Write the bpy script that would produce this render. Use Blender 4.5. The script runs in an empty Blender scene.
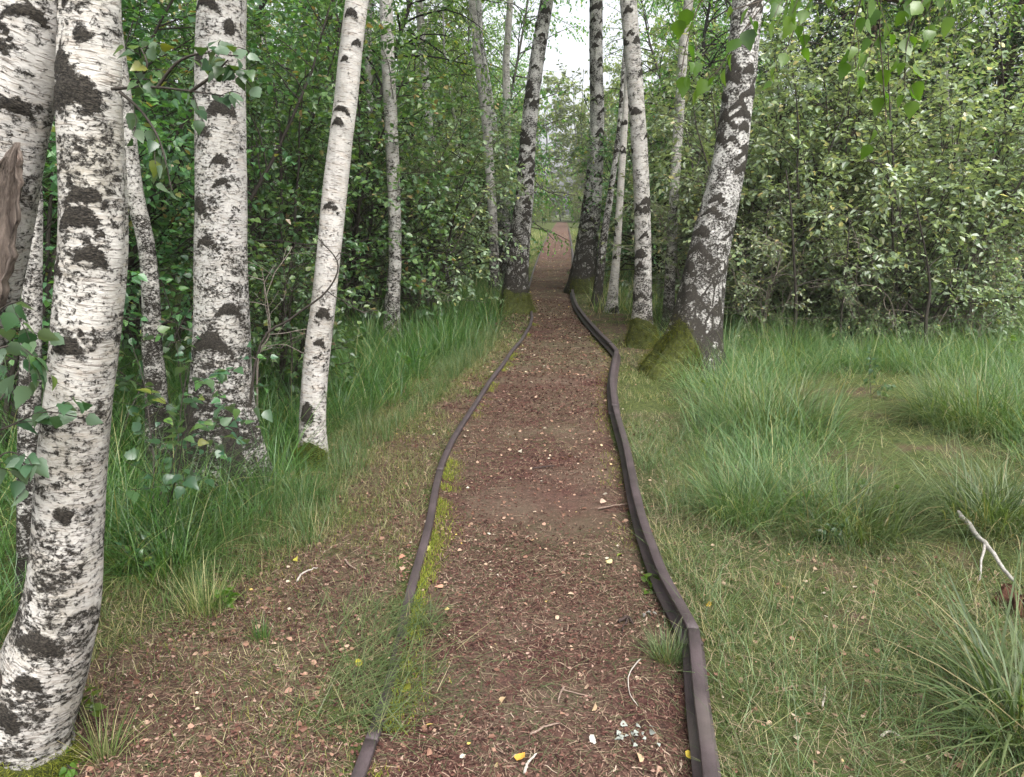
import bpy, math, numpy as np
from mathutils import Vector, Matrix
rng = np.random.default_rng(7)
S = bpy.context.scene
COL = S.collection
HAZE = .0008
def rad(a): return math.radians(a)
U = rng.uniform

# ------------------------------------------------------------------ camera
W_, H_ = 1024, 777
FPX = 770.0
HC = 1.6
PITCH = math.atan((388.5 - 210) / FPX)
YAW = math.atan((563 - 512) / FPX)          # camera looks this much left of the path
cam_d = bpy.data.cameras.new('camera'); cam = bpy.data.objects.new('camera', cam_d); COL.objects.link(cam)
cam.location = (0, 0, HC); cam.rotation_euler = (math.pi/2 - PITCH, 0, YAW)
cam_d.sensor_width = 36; cam_d.lens = 36 * FPX / W_; cam_d.clip_start = 0.05; cam_d.clip_end = 2000
S.camera = cam
RM = np.array(cam.rotation_euler.to_matrix())
CF = np.array([-math.sin(YAW), math.cos(YAW), 0.0])     # horizontal forward
CR = np.array([math.cos(YAW), math.sin(YAW), 0.0])
CP = np.array([0, 0, HC])
def ray(px, py): return RM @ np.array([(px-512)/FPX, (388.5-py)/FPX, -1.0])
def at_z(px, py, z=0.0):
    d = ray(px, py); return CP + d*((z-HC)/d[2])
def at_dist(px, py, dist):            # point of the line of sight on the vertical plane at this distance
    d = ray(px, py); return CP + d*(dist/(d@CF))
def dist_of(p): return (np.asarray(p)-CP)@CF

# ------------------------------------------------------------------ noise
def _hash(ix, iy, seed):
    n = (ix.astype(np.int64)*374761393 + iy.astype(np.int64)*668265263 + seed*974711) & 0x7fffffff
    n = ((n ^ (n >> 13)) * 1274126177) & 0x7fffffff
    n = n ^ (n >> 16)
    return (n & 0xffff)/65535.0
def vnoise(x, y, seed=0):
    x = np.asarray(x, float); y = np.asarray(y, float)
    ix = np.floor(x); iy = np.floor(y); fx = x-ix; fy = y-iy
    fx = fx*fx*(3-2*fx); fy = fy*fy*(3-2*fy)
    a = _hash(ix, iy, seed); b = _hash(ix+1, iy, seed); c = _hash(ix, iy+1, seed); d = _hash(ix+1, iy+1, seed)
    return (a*(1-fx)+b*fx)*(1-fy) + (c*(1-fx)+d*fx)*fy
def fbm(x, y, seed=0, o=3):
    s = 0; a = .5
    for i in range(o):
        s = s + a*vnoise(np.asarray(x)*2**i, np.asarray(y)*2**i, seed+i*17); a *= .5
    return s/(1-.5**o)

# ------------------------------------------------------------------ object helpers
def new_mesh(name, V, faces, mats, fmat=None, smooth=False, attrs=None):
    """V (n,3); faces: list of int arrays (m,k), one per polygon size"""
    V = np.asarray(V, np.float32)
    me = bpy.data.meshes.new(name)
    me.vertices.add(len(V)); me.vertices.foreach_set('co', V.ravel())
    faces = [np.asarray(f, np.int32) for f in faces if len(f)]
    lt = np.concatenate([np.full(len(f), f.shape[1], np.int32) for f in faces])
    li = np.concatenate([f.ravel() for f in faces])
    me.loops.add(len(li)); me.loops.foreach_set('vertex_index', li)
    me.polygons.add(len(lt))
    me.polygons.foreach_set('loop_start', np.concatenate([[0], np.cumsum(lt)[:-1]]).astype(np.int32))
    if fmat is not None: me.polygons.foreach_set('material_index', np.asarray(fmat, np.int32))
    if smooth is not False:
        sm = np.full(len(lt), True) if smooth is True else np.asarray(smooth, bool)
        me.polygons.foreach_set('use_smooth', sm)
    for k, v in (attrs or {}).items():
        v = np.asarray(v, np.float32)
        a = me.attributes.new(k, 'FLOAT' if v.ndim == 1 else 'FLOAT_VECTOR', 'POINT')
        a.data.foreach_set('value' if v.ndim == 1 else 'vector', v.ravel())
    for m in mats: me.materials.append(m)
    me.update(calc_edges=True)
    return me
def link(name, me, parent=None, loc=(0, 0, 0), **props):
    o = bpy.data.objects.new(name, me); COL.objects.link(o); o.location = loc
    if parent is not None: o.parent = parent
    for k, v in props.items(): o[k] = v
    return o
def thing(name, loc, label, cat, group=None):
    o = bpy.data.objects.new(name, None); COL.objects.link(o); o.location = [float(v) for v in loc]
    o.empty_display_size = .1
    o['label'] = label; o['category'] = cat
    if group: o['group'] = group
    return o
def tag(o, label, cat, group=None):
    o['label'] = label; o['category'] = cat
    if group: o['group'] = group
    return o
class MB:                     # collects pieces with material slots
    def __init__(s): s.V = []; s.F = []; s.n = 0; s.sm = []
    def add(s, V, F, mat=0, smooth=False, attrs=None):
        if not len(V): return
        for f in (F if isinstance(F, list) else [F]):
            if len(f): s.F.append((np.asarray(f)+s.n, mat, smooth))
        s.V.append(np.asarray(V)); s.n += len(V)
    def mesh(s, name, mats, offset=(0, 0, 0)):
        s.F.sort(key=lambda t: t[0].shape[1])
        fm = np.concatenate([np.full(len(f), m) for f, m, _ in s.F])
        sm = np.concatenate([np.full(len(f), q) for f, _, q in s.F])
        groups = []
        for f, _, _ in s.F:
            if groups and groups[-1].shape[1] == f.shape[1]: groups[-1] = np.concatenate([groups[-1], f])
            else: groups.append(f)
        return new_mesh(name, np.concatenate(s.V)-np.asarray(offset), groups, mats, fm, sm)

# ------------------------------------------------------------------ shape generators (vectorised)
def norm(v): return v/np.maximum(np.linalg.norm(v, axis=-1, keepdims=True), 1e-9)
def tubes(P, R, sides=5):
    """P (M,K,3), R (M,K)"""
    P = np.asarray(P, float); R = np.asarray(R, float)
    M, K, _ = P.shape
    T = norm(np.gradient(P, axis=1))
    mean = norm(P[:, -1]-P[:, 0])
    ref = np.where(np.abs(mean[:, 2:3]) > .8, np.array([[1., 0, 0]]), np.array([[0, 0, 1.]]))[:, None, :]
    a = norm(np.cross(T, ref)); b = np.cross(T, a)
    th = np.arange(sides)*2*math.pi/sides
    V = P[:, :, None, :] + R[:, :, None, None]*(np.cos(th)[None, None, :, None]*a[:, :, None, :] + np.sin(th)[None, None, :, None]*b[:, :, None, :])
    V = V.reshape(-1, 3)
    idx = np.arange(M*K*sides).reshape(M, K, sides)
    nx = np.roll(idx, -1, axis=2)
    F = np.stack([idx[:, :-1], nx[:, :-1], nx[:, 1:], idx[:, 1:]], -1).reshape(-1, 4)
    return V, F
def leaves(pos, axis, nrm, size, width=.62, fold=.18, hi=False):
    """ovate folded leaves: pos (N,3) base, axis (N,3) towards the tip"""
    N = len(pos); axis = norm(axis); side = norm(np.cross(axis, nrm)); n = np.cross(side, axis)
    L = np.asarray(size).reshape(-1, 1, 1)*np.ones((N, 1, 1))
    if not hi:
        prof = [(0, 0, 0), (.3, .5, 1), (.68, .36, 1), (1, 0, 0)]
        pts = [(0, 0), (.28, .5), (.66, .37), (1., 0), (.66, -.37), (.28, -.5)]
        V = np.stack([pos + (L[:, 0]*(a*axis + width*b*side + (fold*abs(b) - .12*a*a)*n)) for a, b in pts], 1)
        i = np.arange(N)[:, None]*6
        F = np.concatenate([i+np.array([[0, 1, 2, 3]]), i+np.array([[0, 3, 4, 5]])], 0)
        return V.reshape(-1, 3), F
    # detailed leaf: midrib points and edge points each side
    s = np.array([0., .06, .16, .28, .4, .52, .64, .76, .87, .95, 1.])
    w = np.array([.01, .27, .44, .5, .475, .40, .31, .21, .12, .05, .004])*width/.62*1.02
    K = len(s); curl = U(.05, .35, (N, 1)); bend = U(-.2, .3, (N, 1))
    jag = 1+.08*np.where(np.arange(K) % 2 == 0, 1, -1)
    V = np.zeros((N, 3*K, 3))
    for k in range(K):
        mid = pos + L[:, 0]*(s[k]*axis - (curl*s[k]**2)*n + bend*.2*math.sin(s[k]*3)*side)
        V[:, k] = mid
        for q, sg in ((1, 1), (2, -1)):
            V[:, q*K+k] = mid + L[:, 0]*(sg*w[k]*jag[k]*.62*side*1.0 + fold*w[k]*n)
    i = (np.arange(N)*3*K)[:, None]
    F = []
    for k in range(K-1):
        F.append(i+np.array([[k, K+k, K+k+1, k+1]])); F.append(i+np.array([[k, k+1, 2*K+k+1, 2*K+k]]))
    return V.reshape(-1, 3), np.concatenate(F, 0)
def rdir(n): return norm(rng.normal(size=(n, 3)))
def interp(P, idx, u):
    """points and tangents on polylines P[idx] at u in 0..1"""
    K = P.shape[1]; x = np.clip(u, 0, .9999)*(K-1); k = x.astype(int); f = (x-k)[:, None]
    a = P[idx, k]; b = P[idx, k+1]
    return a*(1-f)+b*f, norm(b-a)
def spawn(P, R, n, u0, u1, length, angle, droop, K=6, jitter=.12, even=True, up=0.0, rfac=.5, taper=.25):
    """children of polylines: n each; length(u, parent idx)->len; angle from parent's tangent (deg range); droop: bends down(+)/up(-)"""
    M = len(P); idx = np.repeat(np.arange(M), n)
    u = (U(0, 1, M*n) if not even else np.tile((np.arange(n)+.5)/n, M)+U(-.5, .5, M*n)/n)
    u = u0+(u1-u0)*u
    p, t = interp(P, idx, u)
    q = rdir(len(p)); q = norm(q-(q*t).sum(1, keepdims=True)*t)
    ang = np.radians(U(angle[0], angle[1], len(p)))[:, None]
    d = norm(np.cos(ang)*t+np.sin(ang)*q + np.array([0, 0, up]))
    L = length(u, idx)*U(.6, 1.15, len(p))
    C = np.zeros((len(p), K, 3)); C[:, 0] = p; step = (L/(K-1))[:, None]
    for k in range(1, K):
        d = norm(d + np.array([0, 0, -1])*droop/(K-1) + rng.normal(size=d.shape)*jitter)
        C[:, k] = C[:, k-1]+d*step
    rr = R[idx, np.clip((u*(R.shape[1]-1)).astype(int), 0, R.shape[1]-1)]*rfac
    CRr = rr[:, None]*np.linspace(1, taper, K)[None]
    return C, CRr, u
def leaf_on(tw, n, size, u0=.15, spread=.8, up=.7, width=.62, hang=0.0, hi=False, sj=(.6, 1.15)):
    M = len(tw); idx = np.repeat(np.arange(M), n)
    u = np.tile(np.linspace(u0, 1, n), M)+U(-.05, .05, M*n)
    p, t = interp(tw, idx, np.clip(u, 0, 1))
    q = rdir(len(p)); q[:, 2] *= .5
    ax = norm(t*.6+q*spread+np.array([0, 0, -hang]))
    nr = norm(rdir(len(p))*(1-up)+np.array([0, 0, up]))
    p = p+ax*size*.15
    return leaves(p, ax, nr, size*U(sj[0], sj[1], len(p)), width, U(.05, .3, (len(p), 1)) if not hi else U(.05, .3, (len(p), 1)), hi=hi)
def blades(root, L, az, tilt, curv, width, segs=4):
    """grass blades: arrays over N; tilt from vertical (rad) at the root, curv added along it"""
    N = len(root); d = np.stack([np.cos(az), np.sin(az), np.zeros(N)], 1); sd = np.stack([-np.sin(az), np.cos(az), np.zeros(N)], 1)
    tw = U(-.9, .9, N)[:, None]; sd = norm(sd+tw*d)
    P = root.copy(); V = []; st = (L/segs)
    for k in range(segs+1):
        s = k/segs; w = (width*(1-s**1.6)*.5+width*.04)[:, None]
        V.append(P-sd*w); V.append(P+sd*w)
        a = tilt+curv*(s+.5/segs)
        P = P+d*(np.sin(a)*st)[:, None]; P[:, 2] += np.cos(a)*st
    V = np.stack(V, 1).reshape(-1, 3); n2 = 2*(segs+1)
    i = (np.arange(N)*n2)[:, None]
    F = np.concatenate([i+np.array([[2*k, 2*k+1, 2*k+3, 2*k+2]]) for k in range(segs)], 0)
    return V, F

# ------------------------------------------------------------------ materials
def mat(name):
    m = bpy.data.materials.new(name); m.use_nodes = True; nt = m.node_tree; nt.nodes.clear()
    out = nt.nodes.new('ShaderNodeOutputMaterial')
    return m, nt, out
def nd(nt, t, **k):
    n = nt.nodes.new(t)
    for a, b in k.items():
        if a.startswith('i_'):
            key = a[2:]; n.inputs[int(key) if key.isdigit() else key.replace('_', ' ')].default_value = b
        else: setattr(n, a, b)
    return n
def ramp(nt, src, stops, interp='LINEAR'):
    r = nt.nodes.new('ShaderNodeValToRGB'); r.color_ramp.interpolation = interp
    el = r.color_ramp.elements
    while len(el) < len(stops): el.new(.5)
    for e, (p, c) in zip(el, stops):
        e.position = p; e.color = (c if len(c) == 4 else (*c, 1)) if hasattr(c, '__len__') else (c, c, c, 1)
    nt.links.new(src, r.inputs[0]); return r.outputs[0]
def mixc(nt, f, a, b, mode='MIX'):
    n = nt.nodes.new('ShaderNodeMix'); n.data_type = 'RGBA'; n.blend_type = mode
    for s, v in ((n.inputs[0], f), (n.inputs[6], a), (n.inputs[7], b)):
        if hasattr(v, 'links') or hasattr(v, 'is_linked'): nt.links.new(v, s)
        else: s.default_value = v if not hasattr(v, '__len__') else (*v, 1)
    return n.outputs[2]
def math_(nt, op, a, b=None, clamp=False):
    n = nt.nodes.new('ShaderNodeMath'); n.operation = op; n.use_clamp = clamp
    for s, v in zip(n.inputs, (a, b)):
        if v is None: continue
        if hasattr(v, 'is_linked'): nt.links.new(v, s)
        else: s.default_value = v
    return n.outputs[0]
def noise(nt, vec, scale, detail=4, rough=.6, dist=0.0):
    n = nd(nt, 'ShaderNodeTexNoise'); n.inputs['Scale'].default_value = scale; n.inputs['Detail'].default_value = detail
    n.inputs['Roughness'].default_value = rough; n.inputs['Distortion'].default_value = dist
    if vec is not None: nt.links.new(vec, n.inputs['Vector'])
    return n.outputs[0]
def vmap(nt, vec, scale):
    n = nd(nt, 'ShaderNodeMapping'); n.inputs['Scale'].default_value = scale; nt.links.new(vec, n.inputs['Vector']); return n.outputs[0]
def leaf_mat(name, cols, trans=.35, rough=.42, spec=.5, back=None, tcol=None):
    """cols: list of (pos, rgb) over a random value per leaf"""
    m, nt, out = mat(name)
    g = nd(nt, 'ShaderNodeNewGeometry')
    oi = nd(nt, 'ShaderNodeObjectInfo')
    base = ramp(nt, g.outputs['Random Per Island'], cols)
    hs = nd(nt, 'ShaderNodeHueSaturation')
    nt.links.new(base, hs.inputs['Color'])
    nt.links.new(math_(nt, 'ADD', math_(nt, 'MULTIPLY', oi.outputs['Random'], .5), .75), hs.inputs['Value'])
    nt.links.new(math_(nt, 'ADD', math_(nt, 'MULTIPLY', oi.outputs['Random'], .05), .478), hs.inputs['Hue'])
    c = hs.outputs[0]
    if back is not None: c = mixc(nt, g.outputs['Backfacing'], c, mixc(nt, .65, c, back))
    p = nd(nt, 'ShaderNodeBsdfPrincipled'); nt.links.new(c, p.inputs['Base Color'])
    p.inputs['Roughness'].default_value = rough; p.inputs['Specular IOR Level'].default_value = spec
    t = nd(nt, 'ShaderNodeBsdfTranslucent')
    nt.links.new(mixc(nt, 1.0, c, tcol or (1.9, 2.0, .75), 'MULTIPLY'), t.inputs['Color'])
    mx = nd(nt, 'ShaderNodeMixShader'); mx.inputs[0].default_value = trans
    nt.links.new(p.outputs[0], mx.inputs[1]); nt.links.new(t.outputs[0], mx.inputs[2]); nt.links.new(mx.outputs[0], out.inputs[0])
    return m
def plain_mat(name, c1, c2, scale=40, rough=.8, spec=.25, bump=.3, metallic=0., stretch=(1, 1, 1), c3=None):
    m, nt, out = mat(name)
    tc = nd(nt, 'ShaderNodeTexCoord'); v = vmap(nt, tc.outputs['Object'], stretch)
    n = noise(nt, v, scale, 6, .65)
    c = ramp(nt, n, [(.3, c1), (.7, c2)])
    if c3 is not None:
        c = mixc(nt, ramp(nt, noise(nt, v, scale*.13, 4, .6), [(.48, 0), (.62, 1)]), c, c3)
    p = nd(nt, 'ShaderNodeBsdfPrincipled'); nt.links.new(c, p.inputs['Base Color'])
    p.inputs['Roughness'].default_value = rough; p.inputs['Specular IOR Level'].default_value = spec; p.inputs['Metallic'].default_value = metallic
    b = nd(nt, 'ShaderNodeBump'); b.inputs['Strength'].default_value = bump; b.inputs['Distance'].default_value = .01
    nt.links.new(n, b.inputs['Height']); nt.links.new(b.outputs[0], p.inputs['Normal']); nt.links.new(p.outputs[0], out.inputs[0])
    return m
def island_mat(name, cols, rough=.8, spec=.2, trans=0.0):
    m, nt, out = mat(name)
    g = nd(nt, 'ShaderNodeNewGeometry'); c = ramp(nt, g.outputs['Random Per Island'], cols)
    p = nd(nt, 'ShaderNodeBsdfPrincipled'); nt.links.new(c, p.inputs['Base Color'])
    p.inputs['Roughness'].default_value = rough; p.inputs['Specular IOR Level'].default_value = spec
    if trans:
        t = nd(nt, 'ShaderNodeBsdfTranslucent'); nt.links.new(mixc(nt, 1., c, (1.6, 1.8, .9), 'MULTIPLY'), t.inputs['Color'])
        mx = nd(nt, 'ShaderNodeMixShader'); mx.inputs[0].default_value = trans
        nt.links.new(p.outputs[0], mx.inputs[1]); nt.links.new(t.outputs[0], mx.inputs[2]); nt.links.new(mx.outputs[0], out.inputs[0])
    else: nt.links.new(p.outputs[0], out.inputs[0])
    return m
def bark_mat(name, blotch=.5, foot=.6, len_amt=.55, white=(.62, .60, .575), tan=(.34, .28, .22), tan_amt=.35, scale=1.0, plates=False, lich=.4):
    """white birch bark. attributes: bc = cylinder coordinates in metres, ht = height above the ground, knot = scar mask, rr=radius"""
    m, nt, out = mat(name)
    a = nd(nt, 'ShaderNodeAttribute', attribute_name='bc'); h = nd(nt, 'ShaderNodeAttribute', attribute_name='ht'); kn = nd(nt, 'ShaderNodeAttribute', attribute_name='knot')
    oi = nd(nt, 'ShaderNodeObjectInfo')
    off = nd(nt, 'ShaderNodeVectorMath'); off.operation = 'ADD'
    cmb = nd(nt, 'ShaderNodeCombineXYZ'); nt.links.new(math_(nt, 'MULTIPLY', oi.outputs['Random'], 37.), cmb.inputs[2])
    nt.links.new(a.outputs['Vector'], off.inputs[0]); nt.links.new(cmb.outputs[0], off.inputs[1]); v = off.outputs[0]
    fine = noise(nt, vmap(nt, v, (1, 1, 3.0)), 60*scale, 6, .7)
    mott = noise(nt, vmap(nt, v, (1, 1, 1.6)), 9*scale, 5, .65, .4)
    c = mixc(nt, ramp(nt, fine, [(.3, 0), (.75, 1)]), tuple(.80*x for x in white), tuple(min(1, 1.13*x) for x in white))
    # thin peeled layers in tan / pinkish grey, wide sideways
    peel = noise(nt, vmap(nt, v, (1, 1, 5.0)), 11*scale, 6, .7, .6)
    c = mixc(nt, math_(nt, 'MULTIPLY', ramp(nt, peel, [(.49, 0), (.66, 1)]), tan_amt), c, tan)
    # lenticels: short dark horizontal dashes
    ln = noise(nt, vmap(nt, v, (1, 1, 11.0)), 24*scale, 3, .5, .2)
    lmask = ramp(nt, ln, [(.565, 0), (.65, 1)])
    c = mixc(nt, math_(nt, 'MULTIPLY', lmask, len_amt), c, (.13, .105, .085))
    # dark corky blotches, more of them low on the stem and round old branch scars
    rag = noise(nt, vmap(nt, v, (1, 1, 1.5)), 46*scale, 8, .8, .3)
    fleck = noise(nt, vmap(nt, v, (1, 1, 2.2)), 130*scale, 4, .7)
    b1 = noise(nt, vmap(nt, v, (1, 1, .75 if plates else 1.5)), 7.5*scale, 4, .6, .8)
    footv = math_(nt, 'MULTIPLY', ramp(nt, math_(nt, 'MULTIPLY', h.outputs['Fac'], .4), [(0, 1), (.22, .55), (.8, 0)]), foot)
    if plates: footp, footv = footv, math_(nt, 'MULTIPLY', footv, .3)
    tot = math_(nt, 'ADD', math_(nt, 'ADD', math_(nt, 'MULTIPLY', b1, .47), math_(nt, 'MULTIPLY', rag, 1.0)), math_(nt, 'MULTIPLY', footv, .34))
    tot = math_(nt, 'ADD', tot, math_(nt, 'MULTIPLY', kn.outputs['Fac'], .42))
    tot = math_(nt, 'ADD', tot, (blotch-.5)*.3)
    dmask = ramp(nt, tot, [(.835, 0), (.90, 1)])
    if plates:      # furrows between white bark plates, wider towards the foot
        vo = nd(nt, 'ShaderNodeTexVoronoi'); vo.feature = 'DISTANCE_TO_EDGE'; vo.inputs['Scale'].default_value = 11*scale
        wv = nd(nt, 'ShaderNodeVectorMath'); wv.operation = 'ADD'
        nz = nd(nt, 'ShaderNodeTexNoise'); nz.inputs['Scale'].default_value = 9; nz.inputs['Detail'].default_value = 4
        mp = vmap(nt, v, (1, 1, .55)); nt.links.new(mp, nz.inputs['Vector'])
        sc_ = nd(nt, 'ShaderNodeVectorMath'); sc_.operation = 'SCALE'; sc_.inputs['Scale'].default_value = .11; nt.links.new(nz.outputs['Color'], sc_.inputs[0])
        nt.links.new(mp, wv.inputs[0]); nt.links.new(sc_.outputs[0], wv.inputs[1]); nt.links.new(wv.outputs[0], vo.inputs['Vector'])
        cr = math_(nt, 'ADD', math_(nt, 'SUBTRACT', math_(nt, 'MULTIPLY', footp, .34), vo.outputs['Distance']), math_(nt, 'MULTIPLY', math_(nt, 'SUBTRACT', rag, .5), .5))
        dmask = math_(nt, 'MAXIMUM', dmask, ramp(nt, cr, [(.0, 0), (.07, 1)]))
    dcol = mixc(nt, ramp(nt, fleck, [(.42, 0), (.68, 1)]), (.008, .007, .006), (.078, .067, .054))
    grey = noise(nt, vmap(nt, v, (1, 1, .8)), 5*scale, 5, .65, .5)
    c = mixc(nt, math_(nt, 'MULTIPLY', math_(nt, 'MULTIPLY', ramp(nt, grey, [(.47, 0), (.62, 1)]), ramp(nt, fleck, [(.35, .25), (.65, 1)])), lich), c, (.25, .23, .185))
    c = mixc(nt, math_(nt, 'MULTIPLY', ramp(nt, fleck, [(.60, 0), (.70, 1)]), .5), c, (.16, .135, .11))
    c = mixc(nt, dmask, c, dcol)
    hsv = nd(nt, 'ShaderNodeHueSaturation'); nt.links.new(c, hsv.inputs['Color'])
    nt.links.new(math_(nt, 'ADD', math_(nt, 'MULTIPLY', mott, .8), .58), hsv.inputs['Value'])
    p = nd(nt, 'ShaderNodeBsdfPrincipled'); nt.links.new(hsv.outputs[0], p.inputs['Base Color'])
    p.inputs['Roughness'].default_value = .72; p.inputs['Specular IOR Level'].default_value = .22
    hgt = math_(nt, 'ADD', math_(nt, 'MULTIPLY', fine, .25), math_(nt, 'ADD', math_(nt, 'MULTIPLY', dmask, .4), math_(nt, 'ADD', math_(nt, 'MULTIPLY', math_(nt, 'MULTIPLY', dmask, rag), 1.1), math_(nt, 'MULTIPLY', lmask, .15))))
    b = nd(nt, 'ShaderNodeBump'); b.inputs['Strength'].default_value = .8; b.inputs['Distance'].default_value = .012
    nt.links.new(hgt, b.inputs['Height']); nt.links.new(b.outputs[0], p.inputs['Normal']); nt.links.new(p.outputs[0], out.inputs[0])
    return m

BARK_OLD = bark_mat('birch_bark_mottled', .68, .22, .7, (.48, .46, .43), tan_amt=.5, lich=.85)
BARK = bark_mat('birch_bark', .68, .4, .85, (.47, .452, .43), tan_amt=.45)
BARK_WHITE = bark_mat('birch_bark_white', .48, .3, .8, (.53, .505, .48), tan=(.42, .33, .25), tan_amt=.5)
BARK_PLATE = bark_mat('birch_bark_plated', .86, 1.0, .4, (.54, .525, .505), tan_amt=.2, plates=True, lich=.12)
BARK_THIN = bark_mat('birch_bark_young', .72, .5, .5, (.52, .50, .47), tan_amt=.3, scale=1.5)
TWIG = plain_mat('twig_bark', (.045, .035, .028), (.11, .088, .07), 60)
GREYTWIG = plain_mat('grey_twig_bark', (.12, .10, .085), (.26, .22, .19), 50)
DARKSTEM = plain_mat('dark_stem_bark', (.02, .017, .014), (.06, .05, .042), 60)
PINEBARK = plain_mat('pine_bark', (.06, .04, .03), (.19, .13, .10), 18, stretch=(1, 1, .3))
LF_BIRCH = leaf_mat('birch_leaves', [(0, (0.0667, 0.1315, 0.0359)), (.5, (0.1167, 0.2107, 0.0551)), (.9, (0.1856, 0.2990, 0.0722)), (1, (0.3579, 0.3579, 0.0824))], .4)
LF_ALDER = leaf_mat('alder_leaves', [(0, (0.0530, 0.1166, 0.0530)), (.6, (0.0932, 0.1850, 0.0756)), (.95, (0.1666, 0.2813, 0.0873)), (1, (0.3215, 0.1981, 0.0921))], .33, .34, .8)
LF_WILLOW = leaf_mat('willow_leaves', [(0, (0.1052, 0.1515, 0.0892)), (.55, (0.1741, 0.2336, 0.1382)), (.93, (0.2532, 0.3195, 0.1473)), (1, (0.4546, 0.3752, 0.1500))], .33, .34, .8, back=(.22, .26, .20))
LF_NEAR = leaf_mat('fresh_birch_leaves', [(0, (.05, .10, .012)), (.5, (.085, .145, .022)), (.9, (.12, .18, .03)), (1, (.12, .17, .03))], .5, .34, .7, tcol=(1.8, 1.9, .7))
LF_BROAD = leaf_mat('broad_dark_leaves', [(0, (0.0265, 0.0714, 0.0326)), (.6, (0.0459, 0.1020, 0.0428)), (.92, (0.0765, 0.1428, 0.0306)), (1, (0.2040, 0.1938, 0.0306))], .3, .35, .6, back=(.12, .17, .12))
NEEDLE = leaf_mat('needles', [(0, (.018, .035, .018)), (1, (.045, .07, .032))], .12, .5, .3)
NEEDLE_PALE = leaf_mat('pale_needles', [(0, (.06, .075, .04)), (1, (.13, .13, .075))], .2, .5, .3)
GR_TALL = leaf_mat('tall_grass', [(0, (0.0287, 0.0700, 0.0200)), (.5, (0.0573, 0.1225, 0.0301)), (.88, (0.1055, 0.1761, 0.0457)), (1, (0.2870, 0.2435, 0.1240))], .35, .38, .5)
GR_TUFT = leaf_mat('tussock_grass', [(0, (.042, .075, .028)), (.5, (.078, .125, .045)), (.87, (.135, .18, .08)), (1, (.29, .24, .13))], .33, .42, .35)
GR_LAWN = leaf_mat('short_grass', [(0, (.05, .085, .02)), (.4, (.095, .13, .038)), (.64, (.17, .17, .078)), (.85, (.27, .235, .13)), (1, (.36, .30, .19))], .3, .5, .3)
MOSS = leaf_mat('moss_fuzz', [(0, (.045, .058, .010)), (.5, (.105, .12, .02)), (1, (.20, .20, .035))], .3, .8, .1)
MOSS_Y = leaf_mat('yellow_moss_fuzz', [(0, (.06, .075, .01)), (.5, (.15, .16, .02)), (1, (.26, .24, .05))], .25, .8, .1)
MOSS_G = leaf_mat('green_gold_moss', [(0, (.05, .06, .014)), (.5, (.105, .115, .03)), (.85, (.17, .155, .045)), (1, (.22, .15, .07))], .25, .8, .1)
MOSS_BASE = plain_mat('moss_cushion', (.022, .028, .008), (.085, .095, .02), 30, bump=1.0)
CLIP = island_mat('dry_grass_clippings', [(0, (.045, .065, .026)), (.4, (.085, .09, .045)), (.75, (.15, .115, .075)), (1, (.30, .23, .165))], .75, .2, .15)
LITTER = island_mat('leaf_litter', [(0, (.09, .042, .03)), (.35, (.19, .10, .07)), (.65, (.30, .18, .13)), (.88, (.40, .29, .21)), (.97, (.46, .42, .35)), (1, (.5, .34, .07))], .7, .25, .15)
FIBRE = island_mat('peat_fibres', [(0, (.03, .016, .012)), (.45, (.095, .05, .038)), (.8, (.17, .105, .078)), (.95, (.25, .18, .135)), (1, (.34, .27, .21))], .85, .15)
CHIP = island_mat('peat_crumbs', [(0, (.018, .009, .008)), (.5, (.065, .028, .023)), (.85, (.13, .065, .05)), (1, (.28, .19, .15))], .9, .15)

# ------------------------------------------------------------------ ground, path
def resample(p, step):
    d = np.concatenate([[0], np.cumsum(np.linalg.norm(np.diff(p, axis=0), axis=1))])
    n = max(3, int(d[-1]/step)); t = np.linspace(0, d[-1], n)
    return np.stack([np.interp(t, d, p[:, k]) for k in range(3)], 1)
LR = [(777,357),(742,370),(690,386),(650,396),(620,403),(580,413),(540,425),(515,431),(490,435),(465,441),(440,452),(420,464),(400,477),(380,490),(365,502),(350,512),(340,521),(325,530),(317,532),(308,531),(296,528),(286,529),(270,533.5),(255,539),(243,544),(234,549),(227,553.5)]
RR = [(777,711),(740,707),(700,701),(660,697),(627,694),(600,679),(577,665),(550,654),(520,643),(490,635),(460,629),(440,625),(420,619),(405,615),(380,612),(365,614),(350,617),(343,611),(330,598),(318,587),(305,577),(295,573),(285,572),(270,573.5),(255,573),(243,571.5),(234,570),(227,568.5)]
ZL, ZR = .04, .095
lw = np.array([at_z(x, y, ZL) for y, x in LR]); rw = np.array([at_z(x, y, ZR) for y, x in RR])
# behind the camera and on to the far end
def extend(p):
    d0 = norm((p[0]-p[1])[None])[0]
    return np.vstack([p[0]+d0*4.0, p[0]+d0*1.2, p])
lw = extend(lw); rw = extend(rw)
lw = resample(lw, .12)
def railx(p, y): return np.interp(y, p[:, 1], p[:, 0])
XL = lambda y: railx(lw, y)
XR = lambda y: railx(rw, y)
def smooth(a, b, x):
    t = np.clip((x-a)/(b-a), 0, 1); return t*t*(3-2*t)
def ground_h(x, y):
    x = np.asarray(x, float); y = np.asarray(y, float)
    dl = XL(y)-x; dr = x-XR(y)
    out = np.maximum(dl, dr)
    h = (fbm(x*1.3, y*1.3, 3)-.5)*.07*smooth(.05, .8, out) + (fbm(x*7, y*7, 9)-.5)*.022*smooth(0., .3, out)
    h += .035*smooth(-.02, .2, dl)*smooth(14, 8, y) + .012*smooth(0, .2, dr) + .10*smooth(.9, 2.2, out)*smooth(30, 12, y)
    h += .5*(fbm(x*.12, y*.12, 21)-.5)*smooth(4, 20, out)
    return np.where(out < -.03, -.03, np.where(out < .02, h*.3-.012, h))
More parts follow.
